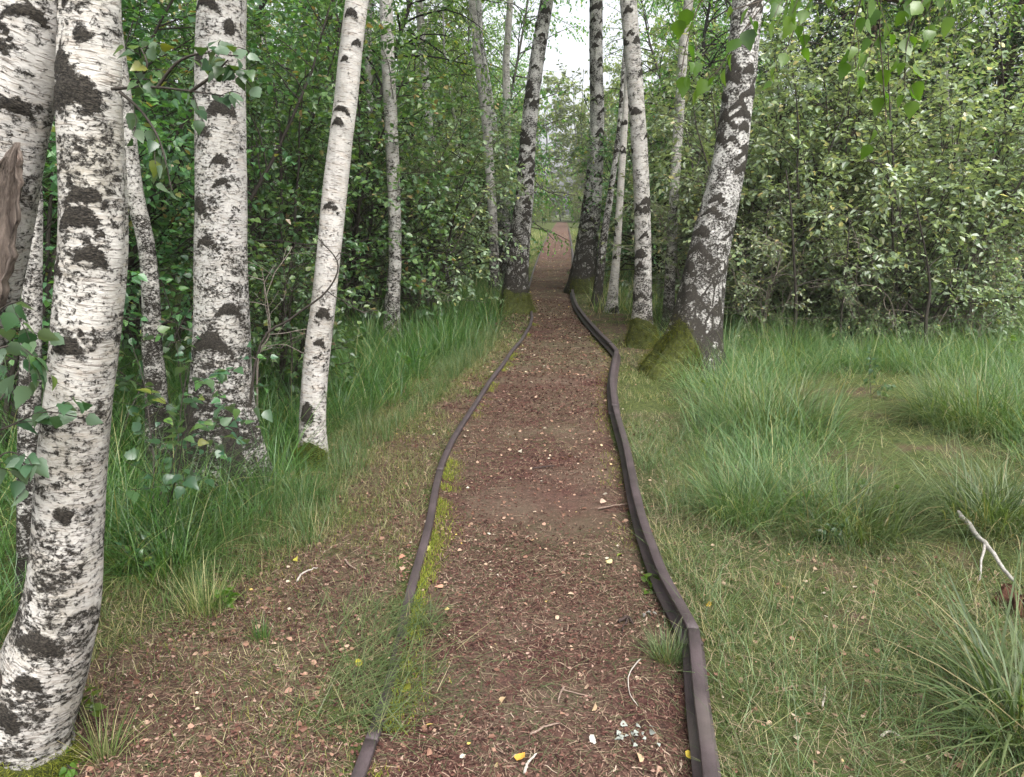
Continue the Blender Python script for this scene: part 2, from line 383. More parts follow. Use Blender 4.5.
def path_h(x, y, u):
    e = np.abs(u*2-1)
    w = np.maximum(XR(y)-XL(y), .3)
    return .004 - .03*np.exp(-((1-u)*w/.10)**4)*smooth(30, 12, y) + (fbm(x*2.2, y*2.2, 31)-.5)*.03 + (fbm(x*11, y*11, 41)-.5)*.016 + .012*e**4 - .006

def growth(a, b, s, g):          # positions from a to b, first step s growing by factor g
    v = [a]
    while v[-1] < b: v.append(v[-1]+s); s *= g
    return np.array(v)
xs = np.concatenate([-growth(3.2, 230, .06, 1.13)[::-1], np.arange(-3.15, 3.2, .045), growth(3.2, 230, .06, 1.13)])
ys = np.concatenate([-growth(0, 120, .1, 1.35)[::-1], np.arange(.05, 7.5, .045), growth(7.5, 260, .05, 1.035)])
gx, gy = np.meshgrid(xs, ys); gz = ground_h(gx, gy)
V = np.stack([gx, gy, gz], -1).reshape(-1, 3)
ii = np.arange(len(xs)*len(ys)).reshape(len(ys), len(xs))
F = np.stack([ii[:-1, :-1], ii[:-1, 1:], ii[1:, 1:], ii[1:, :-1]], -1).reshape(-1, 4)
# where soil lies bare and where moss and grass have closed over it
def left_edge_px():   # foot of the tall grass left of the path
    return [(640,60),(600,130),(575,205),(545,260),(500,285),(470,318),(440,350),(400,405),(370,440),(340,480),(315,505),(300,512)]
le = np.array([at_z(x, y) for y, x in left_edge_px()])
le = np.vstack([le[0]+np.array([-.45, -1.2, 0]), le]); le = le[np.argsort(le[:, 1])]
LE = lambda y: np.minimum(np.interp(y, le[:, 1], le[:, 0]), XL(y)-.35)
re_px = [(610,1040),(585,960),(545,840),(525,745),(470,722),(420,705),(392,690),(372,680),(355,668),(335,650),(310,618)]
re_ = np.array([at_z(x, y) for y, x in re_px]); re_ = re_[np.argsort(re_[:, 1])]
RE = lambda y: np.maximum(np.interp(y, re_[:, 1], re_[:, 0]), XR(y)+.25)
px_, py_ = V[:, 0], V[:, 1]
bare = smooth(.0, .45, px_-LE(py_))*smooth(.02, -.1, px_-XL(py_))*smooth(16, 9, py_)
bare = np.maximum(bare, smooth(.55, .2, np.abs(px_-XR(py_)-.35))*smooth(6.5, 8.5, py_)*smooth(15, 11, py_)*.9)
lawn = smooth(.0, .25, px_-XR(py_))*smooth(8, 6, py_)
gm, nt, out = mat('forest_floor')
tc = nd(nt, 'ShaderNodeTexCoord').outputs['Object']
ba = nd(nt, 'ShaderNodeAttribute', attribute_name='bare').outputs['Fac']; la = nd(nt, 'ShaderNodeAttribute', attribute_name='lawn').outputs['Fac']
n1 = noise(nt, tc, 2.2, 5, .6); n2 = noise(nt, tc, 26, 6, .7); n3 = noise(nt, tc, 120, 4, .7)
soil = mixc(nt, ramp(nt, n2, [(.35, 0), (.65, 1)]), (.035, .021, .016), (.13, .085, .062))
soil = mixc(nt, ramp(nt, n3, [(.58, 0), (.72, 1)]), soil, (.26, .18, .135))
green = mixc(nt, ramp(nt, n2, [(.3, 0), (.7, 1)]), (.02, .032, .010), (.085, .10, .03))
lawnc = mixc(nt, ramp(nt, n2, [(.3, 0), (.7, 1)]), (.025, .036, .012), (.095, .11, .04))
lawnc = mixc(nt, ramp(nt, n1, [(.52, 0), (.66, 1)]), lawnc, (.085, .06, .04))
c = mixc(nt, la, green, lawnc)
bm = ramp(nt, math_(nt, 'ADD', math_(nt, 'MULTIPLY', ba, .62), math_(nt, 'MULTIPLY', math_(nt, 'SUBTRACT', n1, .5), 2.4)), [(.3, 0), (.55, 1)])
c = mixc(nt, bm, c, soil)
p = nd(nt, 'ShaderNodeBsdfPrincipled'); nt.links.new(c, p.inputs['Base Color']); p.inputs['Roughness'].default_value = .95; p.inputs['Specular IOR Level'].default_value = .1
b = nd(nt, 'ShaderNodeBump'); b.inputs['Strength'].default_value = .9; b.inputs['Distance'].default_value = .02
nt.links.new(math_(nt, 'ADD', n2, math_(nt, 'MULTIPLY', n3, .5)), b.inputs['Height']); nt.links.new(b.outputs[0], p.inputs['Normal']); nt.links.new(p.outputs[0], out.inputs[0])
link('ground', new_mesh('ground', V, [F], [gm], smooth=True, attrs={'bare': bare, 'lawn': lawn}), kind='structure')

pm, nt, out = mat('peat_path')
tc = nd(nt, 'ShaderNodeTexCoord').outputs['Object']
n1 = noise(nt, tc, 1.7, 5, .6); n2 = noise(nt, tc, 22, 6, .72); n3 = noise(nt, vmap(nt, tc, (1, 1.0, 1)), 95, 5, .75, .5); n4 = noise(nt, tc, .5, 3)
c = mixc(nt, ramp(nt, n2, [(.33, 0), (.66, 1)]), (.017, .0075, .007), (.092, .040, .034))
c = mixc(nt, math_(nt, 'MULTIPLY', ramp(nt, n3, [(.52, 0), (.62, 1)]), .75), c, (.20, .11, .085))
c = mixc(nt, math_(nt, 'MULTIPLY', ramp(nt, n1, [(.42, 0), (.62, 1)]), .7), c, (.118, .09, .064))
c = mixc(nt, math_(nt, 'MULTIPLY', ramp(nt, n4, [(.50, 0), (.65, 1)]), .35), c, (.07, .072, .034))
p = nd(nt, 'ShaderNodeBsdfPrincipled'); nt.links.new(c, p.inputs['Base Color']); p.inputs['Roughness'].default_value = .93; p.inputs['Specular IOR Level'].default_value = .15
b = nd(nt, 'ShaderNodeBump'); b.inputs['Strength'].default_value = 1.0; b.inputs['Distance'].default_value = .018
nt.links.new(math_(nt, 'ADD', n2, math_(nt, 'MULTIPLY', n3, .6)), b.inputs['Height']); nt.links.new(b.outputs[0], p.inputs['Normal']); nt.links.new(p.outputs[0], out.inputs[0])
yy = np.concatenate([np.arange(-2, 8, .04), growth(8, 105, .05, 1.03)]); yy = yy[yy < lw[-1, 1]+40]
uu = np.linspace(0, 1, 29)
PX = XL(yy)[:, None]*(1-uu)+XR(yy)[:, None]*uu; PY = np.repeat(yy[:, None], len(uu), 1)
PZ = path_h(PX, PY, uu[None])
ii = np.arange(PX.size).reshape(PX.shape)
F = np.stack([ii[:-1, :-1], ii[:-1, 1:], ii[1:, 1:], ii[1:, :-1]], -1).reshape(-1, 4)
link('path', new_mesh('path', np.stack([PX, PY, PZ], -1).reshape(-1, 3), [F], [pm], smooth=True), kind='structure')
def surf(x, y):
    x = np.asarray(x, float); y = np.asarray(y, float)
    l, r = XL(y), XR(y); u = (x-l)/np.maximum(r-l, .01)
    return np.where((u > .0) & (u < 1), path_h(x, y, np.clip(u, 0, 1)), ground_h(x, y))
def at_g(px, py):
    z = 0.0
    for _ in range(5): p = at_z(px, py, z); z = float(surf(p[0], p[1]))
    return at_z(px, py, z)
def onsurf(px, py):
    p = at_g(px, py)
    return np.array([p[0], p[1], float(surf(p[0], p[1]))])

# ------------------------------------------------------------------ rails
m, nt, out = mat('rusted_rail_steel')
tc = nd(nt, 'ShaderNodeTexCoord').outputs['Object']
n1 = noise(nt, tc, 5, 5, .6); n2 = noise(nt, tc, 90, 5, .7)
c = mixc(nt, ramp(nt, n1, [(.35, 0), (.68, 1)]), (.036, .027, .028), (.068, .050, .054))
c = mixc(nt, ramp(nt, n2, [(.55, 0), (.75, 1)]), c, (.03, .02, .017))
c = mixc(nt, math_(nt, 'MULTIPLY', ramp(nt, noise(nt, tc, 1.6, 4), [(.55, 0), (.7, 1)]), .6), c, (.10, .085, .075))
p = nd(nt, 'ShaderNodeBsdfPrincipled'); nt.links.new(c, p.inputs['Base Color']); p.inputs['Metallic'].default_value = .1; p.inputs['Roughness'].default_value = .62; p.inputs['Specular IOR Level'].default_value = .4
b = nd(nt, 'ShaderNodeBump'); b.inputs['Strength'].default_value = .35; b.inputs['Distance'].default_value = .004
nt.links.new(n2, b.inputs['Height']); nt.links.new(b.outputs[0], p.inputs['Normal']); nt.links.new(p.outputs[0], out.inputs[0])
STEEL = m
# section of a light flat-bottomed rail, (across, height below the top)
PROF = np.array([(-.0235, 0), (.0235, 0), (.0265, -.003), (.0265, -.018), (.022, -.024), (.007, -.028), (.0058, -.057), (.012, -.062), (.05, -.069), (.051, -.079), (-.051, -.079), (-.05, -.069), (-.012, -.062), (-.0058, -.057), (-.007, -.028), (-.022, -.024), (-.0265, -.018), (-.0265, -.003)])
PROF[:, 0] *= .92
def smoothline(p, it=2):
    for _ in range(it):
        q = p.copy(); q[1:-1] = .25*p[:-2]+.5*p[1:-1]+.25*p[2:]; p = q
    return p
def rail(line, name, label, tilt=0.0, wide=1.0, group='old narrow rails edging the path'):
    p = smoothline(resample(line, .06), 3)
    t = norm(np.gradient(p, axis=0)); sd = norm(np.cross(t, [0, 0, 1.])); up = np.cross(sd, t)
    c_, s_ = math.cos(tilt), math.sin(tilt); sd, up = sd*c_+up*s_, up*c_-sd*s_
    p = p.copy(); p[:, 2] += (vnoise(p[:, 1]*.8, p[:, 0]*0+3, 77)-.5)*.012
    o0 = p[0].copy(); p -= o0
    V = p[:, None]+wide*PROF[None, :, 0:1]*sd[:, None]+PROF[None, :, 1:2]*up[:, None]
    n, k = V.shape[:2]; ii = np.arange(n*k).reshape(n, k); nx = np.roll(ii, -1, 1)
    F = np.stack([ii[:-1], ii[1:], nx[1:], nx[:-1]], -1).reshape(-1, 4)
    me = new_mesh(name, V.reshape(-1, 3), [F, ii[0][None], ii[-1][::-1][None]], [STEEL])
    o = link(name, me, loc=o0); tag(o, label, 'rail', group); return o
def cut(p, y0, y1, dy=0.0):
    a = np.array([np.interp(y0, p[:, 1], p[:, k]) for k in range(3)]); z = np.array([np.interp(y1, p[:, 1], p[:, k]) for k in range(3)])
    mid = p[(p[:, 1] > y0) & (p[:, 1] < y1)]
    return np.vstack([a, mid, z])
yj = [float(at_z(x, y, ZR)[1]) for y, x in ((627, 694), (405, 615), (343, 611), (295, 573))]
e = .004
lw[:, 2] -= .024*smooth(2.03, 2.12, lw[:, 1])*smooth(2.85, 2.6, lw[:, 1])
rail(cut(rw, -1.5, yj[0]-e), 'steel_rail', 'nearest rusty rail right of the path, ending at a kink beside a grass tuft', .0, wide=.86)
rail(cut(rw, yj[0]+e, yj[1]-e), 'steel_rail', 'long brown rail curving right of the path, its dark foot showing beside the peat', .03, wide=.86)
rail(cut(rw, yj[1]+e, yj[2]-e), 'steel_rail', 'short rail bulging right of the path opposite the leaning mossy birch')
rail(cut(rw, yj[2]+e, yj[3]-e), 'steel_rail', 'rail slanting in towards the path below the black-footed birch')
rail(cut(rw, yj[3]+e, 70), 'steel_rail', 'far straight rail along the right edge of the narrowing path')
yk = [float(at_z(x, y, ZL)[1]) for y, x in ((738, 371), (470, 440), (317, 532))]
rail(cut(lw, -1.5, yk[0]-e), 'steel_rail', 'short rail end left of the path sinking under drooping grass', wide=.8)
rail(cut(lw, yk[0]+e, yk[1]-e), 'steel_rail', 'grey rail left of the path, half buried with yellow moss along it', wide=.8)
rail(cut(lw, yk[1]+e, yk[2]-e), 'steel_rail', 'rail left of the path curving up to the mossy twin-stemmed birch', wide=.8)
rail(cut(lw, yk[2]+e, 70), 'steel_rail', 'far rail along the left edge of the path beyond the twin birch', wide=.8)

# ------------------------------------------------------------------ birches
def catmull(P, n):
    P = np.asarray(P, float); t = np.arange(len(P)); q = np.linspace(0, len(P)-1, n)
    Pe = np.vstack([2*P[0]-P[1], P, 2*P[-1]-P[-2]]); k = np.clip(q.astype(int), 0, len(P)-2); f = (q-k)[:, None]
    a, b, c, d = Pe[k], Pe[k+1], Pe[k+2], Pe[k+3]
    return .5*((2*b)+(c-a)*f+(2*a-5*b+4*c-d)*f**2+(3*b-a-3*c+d)*f**3)
def fuzz(Vs, Ns, L, seg=2, width=.003, matname=None):
    n = len(Vs); tl = np.arccos(np.clip(Ns[:, 2], -1, 1)); az = np.arctan2(Ns[:, 1], Ns[:, 0])+U(-.9, .9, n)
    return blades(Vs, L*U(.5, 1.3, n), az, np.clip(tl+U(-.4, .4, n), 0, 2.0), U(-.2, .6, n), width*U(.6, 1.4, n), seg)
def birch(pts, label, mat_, height=13., dist=None, knots=(), flare=1.5, moss=None, sides=None, crown=True, group=None, crown_from=.42, nbr=34, extra=None, lean_tail=(0, 0), leafm=None, name='birch_tree', scrape=None, tw=5, lf=9, chev=0):
    """pts: (px, py, width_px) from the top of the picture down to the foot"""
    pts = sorted(pts, key=lambda t: -t[1])
    if dist is None: dist = dist_of(at_g(pts[0][0], pts[0][1]))
    C = [at_dist(x, y, dist) for x, y, w in pts]
    Rr = [w/2*((c-CP)@(RM@np.array([0, 0, -1.])))/FPX for c, (x, y, w) in zip(C, pts)]
    g0 = float(surf(C[0][0], C[0][1])); C[0][2] = g0-.06
    base = np.array([C[0][0], C[0][1], g0])
    top = C[-1]; d = norm((C[-1]-C[-3 if len(C) > 2 else -2])[None])[0]
    ztop = top[2]; nvis = len(C)
    # on upwards out of the picture
    r = Rr[-1]; rem = max(height-ztop, 1.0); steps = 7
    for k in range(1, steps+1):
        d = norm((d*.8+np.array([lean_tail[0]*.05, lean_tail[1]*.05, .35])+rng.normal(size=3)*np.array([.05, .05, 0]))[None])[0]
        C.append(C[-1]+d*rem/steps); Rr.append(max(r*(1-k/steps)**.8, .006))
    C = np.array(C); Rr = np.array(Rr)
    near = dist < 6
    nv = int(np.clip((ztop-g0)/(.018 if near else .02), 20, 320)); ns = sides or (56 if near else 32)
    q_lo = catmull(C[:nvis], nv); r_lo = np.interp(np.linspace(0, nvis-1, nv), np.arange(nvis), Rr[:nvis])
    q_hi = catmull(C[nvis-1:], 26)[1:]; r_hi = np.interp(np.linspace(0, len(C)-nvis, 26), np.arange(len(C)-nvis+1), Rr[nvis-1:])[1:]
    Pl = np.vstack([q_lo, q_hi]); rl = np.concatenate([smoothline(r_lo[:, None].repeat(3, 1), 4)[:, 0], r_hi])
    arc = np.concatenate([[0], np.cumsum(np.linalg.norm(np.diff(Pl, axis=0), axis=1))])
    T = norm(np.gradient(Pl, axis=0))
    fr = -CF.copy(); A = norm(fr-(T@fr)[:, None]*T); B = np.cross(T, A)          # A faces the camera
    th = np.linspace(0, 2*math.pi, ns, endpoint=False)
    TH, AR = np.meshgrid(th, arc); RL = rl[:, None]*np.ones_like(TH)
    hz = Pl[:, 2:3]-g0
    sd0 = int(rng.integers(1e4))
    fl = 1+(flare-1)*np.exp(-np.maximum(hz, 0)/(.10+rl[0]*.9))*(1+.45*np.cos(TH*3+sd0)+.35*np.cos(TH*5+sd0*2))*.75
    lump = (fbm(np.cos(TH)*2.2+AR*2.0+sd0, np.sin(TH)*2.2+AR*1.1, sd0, 3)-.5)*.13
    rough = (fbm(np.cos(TH)*8+sd0, np.sin(TH)*8+AR*22, sd0+3, 3)-.5)*.05*np.exp(-np.maximum(hz, 0)/1.2)
    kn = np.zeros_like(TH)
    for kx, ky, ka, kb in knots:
        ys_ = np.array([p_[1] for p_ in pts][::-1]); cx = np.interp(ky, ys_, [p_[0] for p_ in pts][::-1]); cw = np.interp(ky, ys_, [p_[2] for p_ in pts][::-1])
        t0 = math.asin(max(-.97, min(.97, (kx-cx)/(cw/2))))
        zk = at_dist(kx, ky, dist)[2]; ak = float(np.interp(zk, Pl[:nv, 2], arc[:nv])); m2 = dist/FPX
        du = ((TH-t0+math.pi) % (2*math.pi)-math.pi)*RL; dv = AR-ak
        a_, b_ = ka*m2*.5, kb*m2*.5
        q = np.sqrt((du/a_)**2+((dv+du*du*.6/a_)/b_)**2)
        kn = np.maximum(kn, np.clip(1.35-q, 0, 1))
    for _ in range(chev):          # black inverted-V marks where twigs have been
        t0, ak, rk = U(-1.8, 1.8), U(0, arc[nv]), None
        rk = float(np.interp(ak, arc, rl)); a_, b_ = rk*U(.35, .95), U(.010, .026)
        du = np.abs(((TH-t0+math.pi) % (2*math.pi)-math.pi)*RL); dv = AR-ak
        q = np.maximum(du/a_, np.abs(dv+du*U(.5, 1.0))/(b_*(1.5-du/a_)))
        kn = np.maximum(kn, np.where(du < a_, np.clip(1.5-q, 0, 1), 0))
    rr = RL*fl*(1+lump+rough)+kn*.006
    V = Pl[:, None]+rr[..., None]*(np.cos(TH)[..., None]*A[:, None]+np.sin(TH)[..., None]*B[:, None])
    n = len(Pl); ii = np.arange(n*ns).reshape(n, ns); nx = np.roll(ii, -1, 1)
    F = np.stack([ii[:-1], nx[:-1], nx[1:], ii[1:]], -1).reshape(-1, 4)
    rbar = max(rl[:nv].mean(), .02)
    bc = np.stack([np.cos(TH)*RL, np.sin(TH)*RL, AR], -1).reshape(-1, 3)
    ht = np.broadcast_to(np.maximum(hz, 0), TH.shape).ravel()
    if scrape is not None: pass
    t = thing(name, base, label, 'tree', group)
    o = link('trunk', new_mesh('trunk', V.reshape(-1, 3)-base, [F], [mat_], smooth=True, attrs={'bc': bc, 'ht': ht, 'knot': kn.ravel()}), t)
    if moss is not None:          # (height, first angle, last angle, flare out, extra)  a cushion of moss round the foot
        mh, ta, tb = moss[:3]; mf = moss[3] if len(moss) > 3 else 0.0
        nz, na = 26, 30
        zz = np.linspace(-.05, mh, nz); aa = np.radians(np.linspace(ta, tb, na))
        ai = np.interp(zz+g0, Pl[:nv, 2], np.arange(nv)); k0 = ai.astype(int).clip(0, nv-1)
        edge = np.minimum(1, np.minimum(np.linspace(0, 1, na), np.linspace(1, 0, na))*4)[None]
        lim = mh*(.5+.45*np.sin(np.linspace(0, math.pi, na)))*(.8+.4*vnoise(aa*1.5+sd0, aa*0, sd0))
        ZZ = -.05+(zz[:, None]+.05)/(mh+.05)*(lim[None]+.05)
        AI = np.interp(ZZ+g0, Pl[:nv, 2], np.arange(nv)); K0 = np.clip(AI.astype(int), 0, nv-1)
        J = ((aa % (2*math.pi))/(2*math.pi)*ns)[None]*np.ones_like(ZZ); J0 = J.astype(int) % ns
        r0 = rr[K0, J0]; ctr = Pl[K0].copy(); ctr[..., 2] = ZZ+g0
        dirs = np.cos(aa)[None, :, None]*A[K0]+np.sin(aa)[None, :, None]*B[K0]
        thick = .003+.02*edge*(fbm(aa[None]*3+ZZ*5, ZZ*14, sd0, 2))+mf*np.exp(-np.maximum(ZZ, 0)/(mh*.35))*edge
        thick *= np.linspace(1, .2, nz)[:, None]
        MV = (ctr+dirs*(r0+thick)[..., None]-base).reshape(-1, 3)
        ii = np.arange(nz*na).reshape(nz, na); MF = np.stack([ii[:-1, :-1], ii[:-1, 1:], ii[1:, 1:], ii[1:, :-1]], -1).reshape(-1, 4)
        mb = MB(); mb.add(MV, MF, 0, True)
        nf = int(min(6000, 90000/dist*mh)); k = rng.integers(0, len(MV), nf)
        jit = rng.normal(size=(nf, 3))*np.array([.01, .01, .01])*max(1, dist/6); jit[:, 2] += np.where(U(0, 1, nf) < .3, U(0, .22, nf)*mh, 0)
        fv, ff = fuzz(MV[k]+jit, norm(dirs.reshape(-1, 3)[k]+np.array([0, 0, .35])), .016+.0012*dist, 2, .0016+.0005*dist)
        mb.add(fv, ff, 1)
        link('moss', mb.mesh('moss', [MOSS_BASE, MOSS]), t)
    if crown:
        st = catmull(C[nvis-1:], 24)[None]
        sr = np.interp(np.linspace(nvis-1, len(C)-1, 24), np.arange(len(C)), Rr)[None]
        L0 = height*.26
        br, brr, u = spawn(st, sr*.38, nbr, (.42 if dist < 3.2 else .3 if near else .13), .98, lambda u, i: L0*(1.1-.8*u), (30, 62), .4, 8, .10, up=.25)
        s2, s2r, _ = spawn(br, brr, 5, .25, .98, lambda u, i: .9*(1.15-.6*u)+0*i, (25, 60), .9, 5, .14)
        tw, lf = (tw, lf) if near else (6, 11)
        s3, s3r, _ = spawn(s2, s2r, tw, .2, 1, lambda u, i: .45+0*u, (20, 60), 1.3, 4, .16)
        mb = MB()
        for pp, rr_, sd_ in ((br, np.maximum(brr, .006), 5), (s2, np.maximum(s2r, .003), 3), (s3, np.maximum(s3r, .0015), 3)):
            v, f = tubes(pp, rr_, sd_); mb.add(v, f, 0, True)
        v, f = leaf_on(s3, lf, .062, .1, .8, .55, .72, .5); mb.add(v, f, 1)
        link('crown', mb.mesh('crown', [TWIG, leafm or LF_BIRCH], base), t)
    if extra: extra(t, base)
    return t

def leafy_branch(name, lines, parent, base, leafm=LF_NEAR, size=.05, nl=5, r0=.004, twigm=TWIG, n_tw=4, hang=.5, label=None):
    """branch polylines given in world space; leaves as its sub-part"""
    mb = MB(); tws = []
    for P in lines:
        P = catmull(P, 14); v, f = tubes(P[None], np.linspace(r0, r0*.35, 14)[None], 6); mb.add(v, f, 0, True)
        t2, r2, _ = spawn(P[None], np.full((1, 14), r0*.5), n_tw, .2, 1, lambda u, i: size*2.4+0*u, (25, 65), .7, 5, .15)
        v, f = tubes(t2, np.maximum(r2, .0009), 4); mb.add(v, f, 0, True); tws += [t2, np.stack([np.stack([np.interp(np.linspace(.4, 1, 5), np.linspace(0, 1, 14), P[:, k]) for k in range(3)], 1)])]
    o = link(name, mb.mesh(name, [twigm], base), parent)
    lb = MB()
    for t2 in tws:
        v, f = leaf_on(t2, nl, size, .2, .8, .35, .80, hang, hi=True, sj=(.7, 1.1)); lb.add(v, f, 0, True)
    link('leaves', lb.mesh('leaves', [leafm], base), o)
    return o

def t2_extra(t, base):
    D = dist_of(base)
    g = lambda *a: np.array([at_dist(x, y, D-.05-.0015*(x-118)) for x, y in a])
    leafy_branch('branch', [g((112, 89), (150, 87), (190, 91), (224, 96)), g((135, 87), (147, 66), (141, 48)), g((157, 88), (178, 62), (205, 53), (238, 56)),
                            g((190, 92), (212, 76), (228, 60)), g((120, 92), (142, 112), (160, 142), (172, 190))], t, base, LF_BROAD, .036, 4, .004, DARKSTEM, 3)
def t1_extra(t, base):
    # weathered bare wood where the bark has split open
    D = dist_of(base)-.118
    cs = [(14, 142, 6), (10, 165, 22), (4, 200, 34), (-4, 250, 36), (-14, 300, 32), (-24, 345, 16)]
    P = np.array([at_dist(x, y, D) for x, y, w in cs]); P = catmull(P, 30); w = np.interp(np.linspace(0, 5, 30), range(6), [c[2] for c in cs])*D/FPX*.5
    th = np.linspace(-1.35, 1.35, 22)
    V = np.zeros((30, 22, 3))
    for k in range(30):
        prof = .022*np.cos(th)+.011*np.sin(th*7+.6*np.sin(k*.35))+.006*np.sin(th*19+k*.2)-.05*np.exp(-((th-.3)/.3)**2)*math.sin(math.pi*k/29)**.5
        V[k] = P[k]+(np.sin(th)*(1+.12*np.sin(k*1.3+th*2)+.08*np.sin(k*2.9)))[:, None]*w[k]*CR-(prof*min(1, k/5, (29-k)/5)-.012)[:, None]*CF
    ii = np.arange(30*22).reshape(30, 22); F = np.stack([ii[:-1, :-1], ii[:-1, 1:], ii[1:, 1:], ii[1:, :-1]], -1).reshape(-1, 4)
    m = plain_mat('weathered_wood', (.010, .007, .006), (.20, .16, .135), 55, bump=1.0, stretch=(1, 1, .07), c3=(.16, .085, .06))
    link('bark_wound', new_mesh('bark_wound', V.reshape(-1, 3)-base, [F], [m], smooth=True), t)

birch([(38, 0, 76), (28, 50, 75), (14, 100, 74), (4, 150, 72), (-3, 200, 70), (-18, 290, 66), (-36, 360, 64), (-66, 480, 64), (-92, 600, 70), (-104, 700, 84), (-106, 742, 100)], 'thick white birch leaning out of the scene, split bark showing bare brown wood', BARK, 12, None,
      knots=[(18, 34, 34, 7), (50, 14, 44, 8), (10, 8, 22, 6), (22, 53, 22, 8), (8, 88, 22, 14), (35, 100, 36, 9), (45, 66, 14, 4)], extra=t1_extra, flare=1.3)
birch([(90, 0, 56), (90, 60, 58), (90, 110, 60), (93, 190, 62), (93, 250, 63), (89, 300, 64), (84, 350, 63), (78, 400, 62), (70, 480, 64), (66, 550, 65), (63, 590, 68), (56, 625, 73), (44, 662, 80), (32, 700, 84), (22, 735, 84), (18, 768, 92)], 'curved birch with grey-black mottled bark, bent near the ground, green moss at its foot', BARK_OLD, 13, None,
      knots=[(88, 90, 50, 30), (75, 70, 22, 24), (98, 38, 16, 8), (80, 10, 14, 6), (100, 192, 34, 10), (95, 215, 40, 16), (105, 250, 30, 14), (70, 270, 20, 10), (85, 340, 30, 10), (60, 620, 46, 15), (28, 690, 36, 16), (52, 655, 30, 10), (80, 500, 20, 12)], moss=(.13, -120, 110, .03), extra=t2_extra, flare=1.15)
birch([(222, 0, 46), (220, 60, 48), (220, 130, 49), (221, 200, 50), (221, 260, 51), (222, 320, 54), (221, 390, 58), (221, 430, 62), (221, 478, 70)], 'stout straight white birch with dark arched scars rising from long drooping grass', BARK, 15, None,
      knots=[(230, 108, 28, 13), (206, 62, 10, 9), (212, 6, 30, 8), (236, 28, 10, 14), (228, 160, 16, 6), (205, 205, 20, 10), (215, 240, 22, 5), (230, 182, 16, 5), (220, 336, 34, 14), (236, 305, 24, 8), (200, 430, 20, 60), (240, 440, 14, 70), (212, 134, 16, 5)], flare=1.5)
birch([(357, 0, 23), (351, 50, 23), (346, 100, 23), (341, 140, 23), (335, 190, 24), (329, 250, 24), (324, 300, 24), (318, 345, 25), (314, 390, 25), (313, 430, 25), (314, 466, 27)], 'slim bright white birch leaning to the right with a mossy foot', BARK_WHITE, 14, None,
      knots=[(353, 15, 12, 7), (359, 43, 10, 6), (347, 61, 9, 5), (340, 123, 14, 7), (343, 110, 22, 4), (333, 205, 16, 5), (326, 310, 14, 8), (322, 340, 12, 6), (310, 410, 12, 20)], moss=(.17, -110, 80, .035), flare=1.3)
birch([(126, 110, 14), (134, 190, 17), (146, 245, 16), (151, 300, 17), (152, 345, 19), (156, 390, 20), (158, 470, 24)], 'thin mottled birch stem partly hidden by the curved mottled birch', BARK_THIN, 9, None, crown_from=.5)
birch([(34, 200, 16), (32, 300, 18), (30, 390, 20), (29, 480, 21), (30, 600, 24)], 'thin reddish grey birch stem standing close behind the curved mottled birch', BARK_THIN, 8, None)
birch([(386, 0, 13), (388, 60, 13), (391, 120, 13), (394, 200, 13), (395, 260, 13), (392, 310, 15), (391, 345, 18)], 'birch with lichen-grey lower stem among bushes behind the grass bank', BARK, 13, None)
birch([(368, 60, 8), (372, 150, 9), (375, 230, 10), (374, 310, 12)], 'dim grey birch stem in the bushes, next to the lichen-grey one', BARK_THIN, 11, None)
birch([(424, 60, 8), (430, 140, 9), (437, 200, 9), (447, 250, 10), (453, 302, 13)], 'crooked young birch half covered by leaves above the grass bank', BARK_THIN, 11, None)
birch([(472, 0, 7), (478, 60, 8), (486, 120, 9), (491, 190, 9), (494, 250, 9), (494, 298, 12)], 'slender birch with white lower stem left of the twin birch', BARK_THIN, 13, None, moss=(.2, -100, 60, .02))
birch([(506, 60, 7), (507, 120, 8), (508, 180, 8), (506, 240, 9), (503, 280, 11)], 'thin upright birch stem just behind the twin birch', BARK_THIN, 13)
birch([(480, 40, 6), (488, 90, 8), (496, 150, 9), (502, 200, 11), (505, 240, 14), (506, 285, 19)], 'dark lower twin stem joining the tall mossy birch at its left', BARK_PLATE, 13)
birch([(547, 0, 13), (540, 40, 14), (533, 90, 15), (528, 140, 16), (525, 190, 18), (520, 235, 21), (516, 280, 24), (514, 312, 30)], 'tall chevron-marked birch leaning over the left rail, moss round its foot', BARK_PLATE, 16, None, moss=(.36, -150, 140, .012), flare=1.35, lean_tail=(1, 0), chev=60)
birch([(596, 0, 13), (596, 60, 13), (597, 120, 14), (594, 180, 17), (590, 220, 20), (585, 260, 23), (582, 292, 27)], 'straight birch with black lower trunk where the right rail bends', BARK_PLATE, 17, None, moss=(.4, -60, 150, .012), flare=1.3, chev=75)
birch([(624, 60, 4), (619, 130, 5), (611, 190, 6), (603, 245, 8), (596, 306, 10)], 'thin dark leaning birch just right of the black-footed birch', BARK_PLATE, 11, chev=30)
birch([(627, 90, 6), (623, 150, 7), (620, 200, 7), (616, 260, 8), (611, 313, 11)], 'thin pale birch between the black-footed birch and the white straight one', BARK_WHITE, 11, chev=16)
birch([(628, 0, 17), (634, 70, 16), (639, 140, 16), (642, 200, 16), (643, 260, 17), (642, 310, 19), (641, 346, 26)], 'pale straight birch beside the leaning birch, brown and mossy at its foot', BARK, 15, None, moss=(.34, -130, 110, .018), flare=1.35, chev=34)
birch([(684, 40, 9), (680, 100, 10), (675, 180, 10), (672, 240, 10), (669, 300, 11), (669, 332, 13)], 'grey-white slim birch in the gap left of the leaning birch', BARK_THIN, 13)
